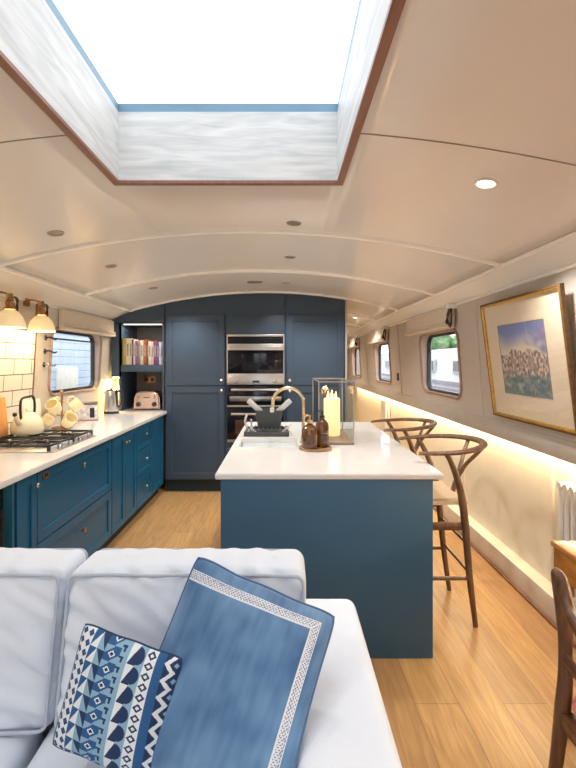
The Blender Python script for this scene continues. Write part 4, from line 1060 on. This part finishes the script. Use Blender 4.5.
b = B(); tube(b, P, .003, 8, 1, closed=True); part('piping', b, mat('print_edge', (.02, .05, .13), .8), t)

# ------------------------------------------------------------------ ceiling lights
def downlight(x, y, label, on, r=.034, name='downlight', cat='ceiling light'):
    z = zc(x); sl = math.atan(-.41*(x-CX)/2.25)
    t = thing(name, label, cat, (x, y, z-.001))
    b = B(); lathe(b, [(r+.008, -.0005), (r+.007, -.005), (r, -.006), (r-.004, .0), (.004, .0)], (x, y, z), 24)
    part('ring', b, RINGM if not on else MOULD, t)
    b = B(); lathe(b, [(r-.005, -.0015), (r-.007, -.003), (.003, -.003)], (x, y, z), 20); part('lens', b, SPOTON if on else SPOTOFF, t)
    t.rotation_euler = (0, -math.atan(.41*(x-CX)/2.25)*-1, 0)
    return t
def px(pxx, pyy):   # where a sight line through a photo pixel meets the arched ceiling (used once, to lay out real fittings)
    Y = 3.0
    for _ in range(30):
        X = (pxx-283)/440*Y; Y = (zc(X)-1.48)*440/(361-pyy)
    return X, Y
for a, bb, l, on in ((486, 183, 'lit ceiling spotlight right of the skylight', True), (56, 233, 'unlit ceiling spotlight at the left, nearest of that side', False),
                     (111, 266, 'unlit ceiling spotlight above the left window', False), (153.6, 288, 'unlit ceiling spotlight in front of the bookshelf', False),
                     (294, 223, 'unlit ceiling spotlight in the middle, nearest the skylight', False), (290, 257, 'unlit ceiling spotlight in the middle above the island', False),
                     (286, 283, 'unlit ceiling spotlight in the middle nearest the ovens', False)):
    X, Y = px(a, bb); downlight(X, Y, l, on)
X, Y = px(255, 282); downlight(X, Y, 'larger dark ceiling speaker disc in front of the ovens', False, .07, 'ceiling_speaker', 'speaker')
downlight(1.05, 6.4, 'small lit ceiling spotlight in the corridor right of the tall cupboards', True)

# led strip under the ledge
b = B(); box(b, 1.585, 1.600, .0, 9.8, .957, .965); single('light_strip', b, LED, 'warm light strip hidden under the right wall ledge', 'light strip')

# ------------------------------------------------------------------ outside
b = B(); box(b, -30, 30, -30, 40, -.6, -.5); struct('canal_water', b, mat('canal_water', (.10, .13, .11), .1, noise_amt=.3, bump=.6, bscale=3))
t = thing('moored_boat', 'white moored boat with dark stripes seen through the right-hand windows', 'boat', (4.5, 12, -.5))
b = B(); prism(b, [(3.4, -.55), (5.4, -.55), (5.6, .75), (3.2, .75)], 'Y', -2, 26); part('hull', b, mat('boat_hull_dark', (.16, .13, .16), .5), t)
b = B(); prism(b, [(3.5, .75), (5.3, .75), (5.2, 1.75), (3.6, 1.75)], 'Y', -1, 24); part('cabin', b, mat('boat_cabin_white', (.72, .76, .78), .5), t)
b = B(); box(b, 3.46, 3.52, -1, 24, .98, 1.05); box(b, 3.44, 3.52, -1, 24, .85, .9); part('stripe', b, mat('boat_stripe', (.30, .28, .36), .5), t)
for y in range(0, 24, 2):
    b = B(); box(b, 3.50, 3.56, y+.2, y+1.1, 1.22, 1.52, .01); w_ = part('window', b, LTGREY, t); b = B(); box(b, 3.49, 3.50, y+.26, y+1.04, 1.27, 1.48); part('pane', b, BLACK, w_)
FOL = [mat('foliage_a', (.10, .24, .08), .8, noise_amt=.7, scale=5), mat('foliage_b', (.16, .32, .14), .8, noise_amt=.6, scale=4)]
k = 0
for y, x, s in ((0, 9, 1.6), (5, 8.6, 1.5), (9.6, 9.2, 1.5), (14.5, 8.8, 1.7), (19.6, 9.4, 1.7), (25, 9, 1.9), (31, 9.3, 2.0)):
    t = thing('bank_tree', 'leafy green tree on the far bank, %s' % ['furthest to the right', 'second from the right', 'third from the right', 'fourth from the right', 'fifth from the right', 'second from the left', 'furthest to the left'][k], 'tree', (x, y, -.5), 'green trees on the far bank')
    b = B(); tube(b, [(x, y, -.5), (x+.1, y, 1), (x, y+.1, 2)], [.16, .12, .08], 8); part('trunk', b, WALNUT, t)
    b = B(); rnd = random.Random(k)
    for q in range(16):
        c = V((x+rnd.uniform(-.9, .9)*s*.6, y+rnd.uniform(-1, 1)*s, 1.5+rnd.uniform(-1.0, 1.0)*s*.5)); tt = bmesh.new(); bmesh.ops.create_icosphere(tt, subdivisions=3, radius=s*rnd.uniform(.25, .4))
        for v in tt.verts: v.co *= 1+.35*noise.noise(v.co*4+c); 
        merge(b, tt, Matrix.Translation(c))
    part('foliage', b, FOL[k % 2], t); k += 1
t = thing('white_clad_building', 'pale blue-white boarded building seen through the left kitchen window', 'building', (-4, 6, -.5))
b = B(); box(b, -4.6, -4.2, -2, 16, -.5, 3.4)
for z in [i*.14-.4 for i in range(27)]: box(b, -4.2, -4.185, -2, 16, z, z+.125, .004, 1)
part('boarded_wall', b, mat('pale_blue_boards', (.62, .72, .88), .6), t)
b = B(); box(b, -4.19, -4.14, 8.1, 8.9, .6, 1.35, .01); part('door', b, mat('pale_box', (.85, .80, .70), .5), t)

# ------------------------------------------------------------------ lights
def area(name, loc, sx, sy, power, col, rot=(0, 0, 0)):
    l = bpy.data.lights.new(name, 'AREA'); l.shape = 'RECTANGLE'; l.size = sx; l.size_y = sy; l.energy = power; l.color = col
    o = bpy.data.objects.new(name, l); COL.objects.link(o); o.location = loc; o.rotation_euler = rot; return o
def spot(name, loc, power, col, ang=100):
    l = bpy.data.lights.new(name, 'SPOT'); l.energy = power; l.color = col; l.spot_size = math.radians(ang); l.spot_blend = .8; l.shadow_soft_size = .04
    o = bpy.data.objects.new(name, l); COL.objects.link(o); o.location = loc; return o
WARM = (1, .78, .48); WARM2 = (1, .95, .88)
area('ledge_light', (1.555, 4.5, .955), .05, 10.0, 34, WARM, (0, math.radians(8), 0))
for x, y in ((1.12, 2.1), (.05, 2.55), (.03, 3.6), (.0, 4.5), (-1.05, 2.6), (-1.1, 3.7), (-1.1, 4.6), (1.05, 6.4), (1.05, 8.6), (.5, 4.45), (1.1, .2), (-1.1, .2), (.1, -1.4)):
    spot('downlight_and_fill_beam', (x, y, zc(x)-.02), 26, WARM2, 130)  # mostly added fill; few of these spots have a lit fitting
for y in (2.90, 3.28):
    l = bpy.data.lights.new('lamp_glow', 'POINT'); l.energy = 4; l.color = (1, .74, .42); l.shadow_soft_size = .03
    o = bpy.data.objects.new('lamp_glow', l); COL.objects.link(o); o.location = (-1.80, y, 1.70)
area('corner_glow', (-1.885, 4.975, 1.283), .07, .03, 5, (1, .62, .22))
area('alcove_glow', (-1.585, 4.985, 1.885), .4, .02, 1.6, (1, .9, .75))
l = bpy.data.lights.new('candle_glow', 'POINT'); l.energy = .8; l.color = (1, .6, .25); l.shadow_soft_size = .02
o = bpy.data.objects.new('candle_glow', l); COL.objects.link(o); o.location = (.36, 3.24, ZT+.33)

w = bpy.data.worlds.new('sky'); bpy.context.scene.world = w; w.use_nodes = True
bg = w.node_tree.nodes['Background']; bg.inputs[0].default_value = (.88, .94, 1, 1); bg.inputs[1].default_value = 2.0

for o in list(COL.objects):
    if o.parent is None:
        n = o.name.split('.')[0]
        if n in ('gas_hob', 'whistling_kettle', 'chopping_board', 'mug_tree', 'mug', 'storage_tin', 'electric_kettle', 'toaster'): o.location.z -= .0345
        if n == 'gas_hob': o.location.x += .015
        if n in ('base_cabinet', 'under_counter_fridge'): o.scale.z = .9615
        if n == 'socket_plate': o.location.z -= .033
        if n == 'built_in_oven': o.scale.x = 1.045; o.location.x = -.305
        if n == 'oven_housing': o.scale.x = 1.045; o.location.x = -.3075
        if n == 'storage_tin': o.scale = (.9, .9, .95); o.location.y -= .1
# ------------------------------------------------------------------ camera
cam = bpy.data.cameras.new('camera'); co = bpy.data.objects.new('camera', cam); COL.objects.link(co)
co.location = (0, 0, 1.48); co.rotation_euler = (PI/2, 0, 0)
cam.sensor_fit = 'HORIZONTAL'; cam.sensor_width = 36; cam.lens = 36*440/576; cam.shift_x = 5/576; cam.shift_y = -23/576; cam.clip_start = .05
sc_ = bpy.context.scene; sc_.camera = co
sc_.view_settings.view_transform = 'Standard'; sc_.view_settings.look = 'None'; sc_.view_settings.gamma = 1; sc_.view_settings.use_curve_mapping = False
sc_.view_settings.exposure = 0.56
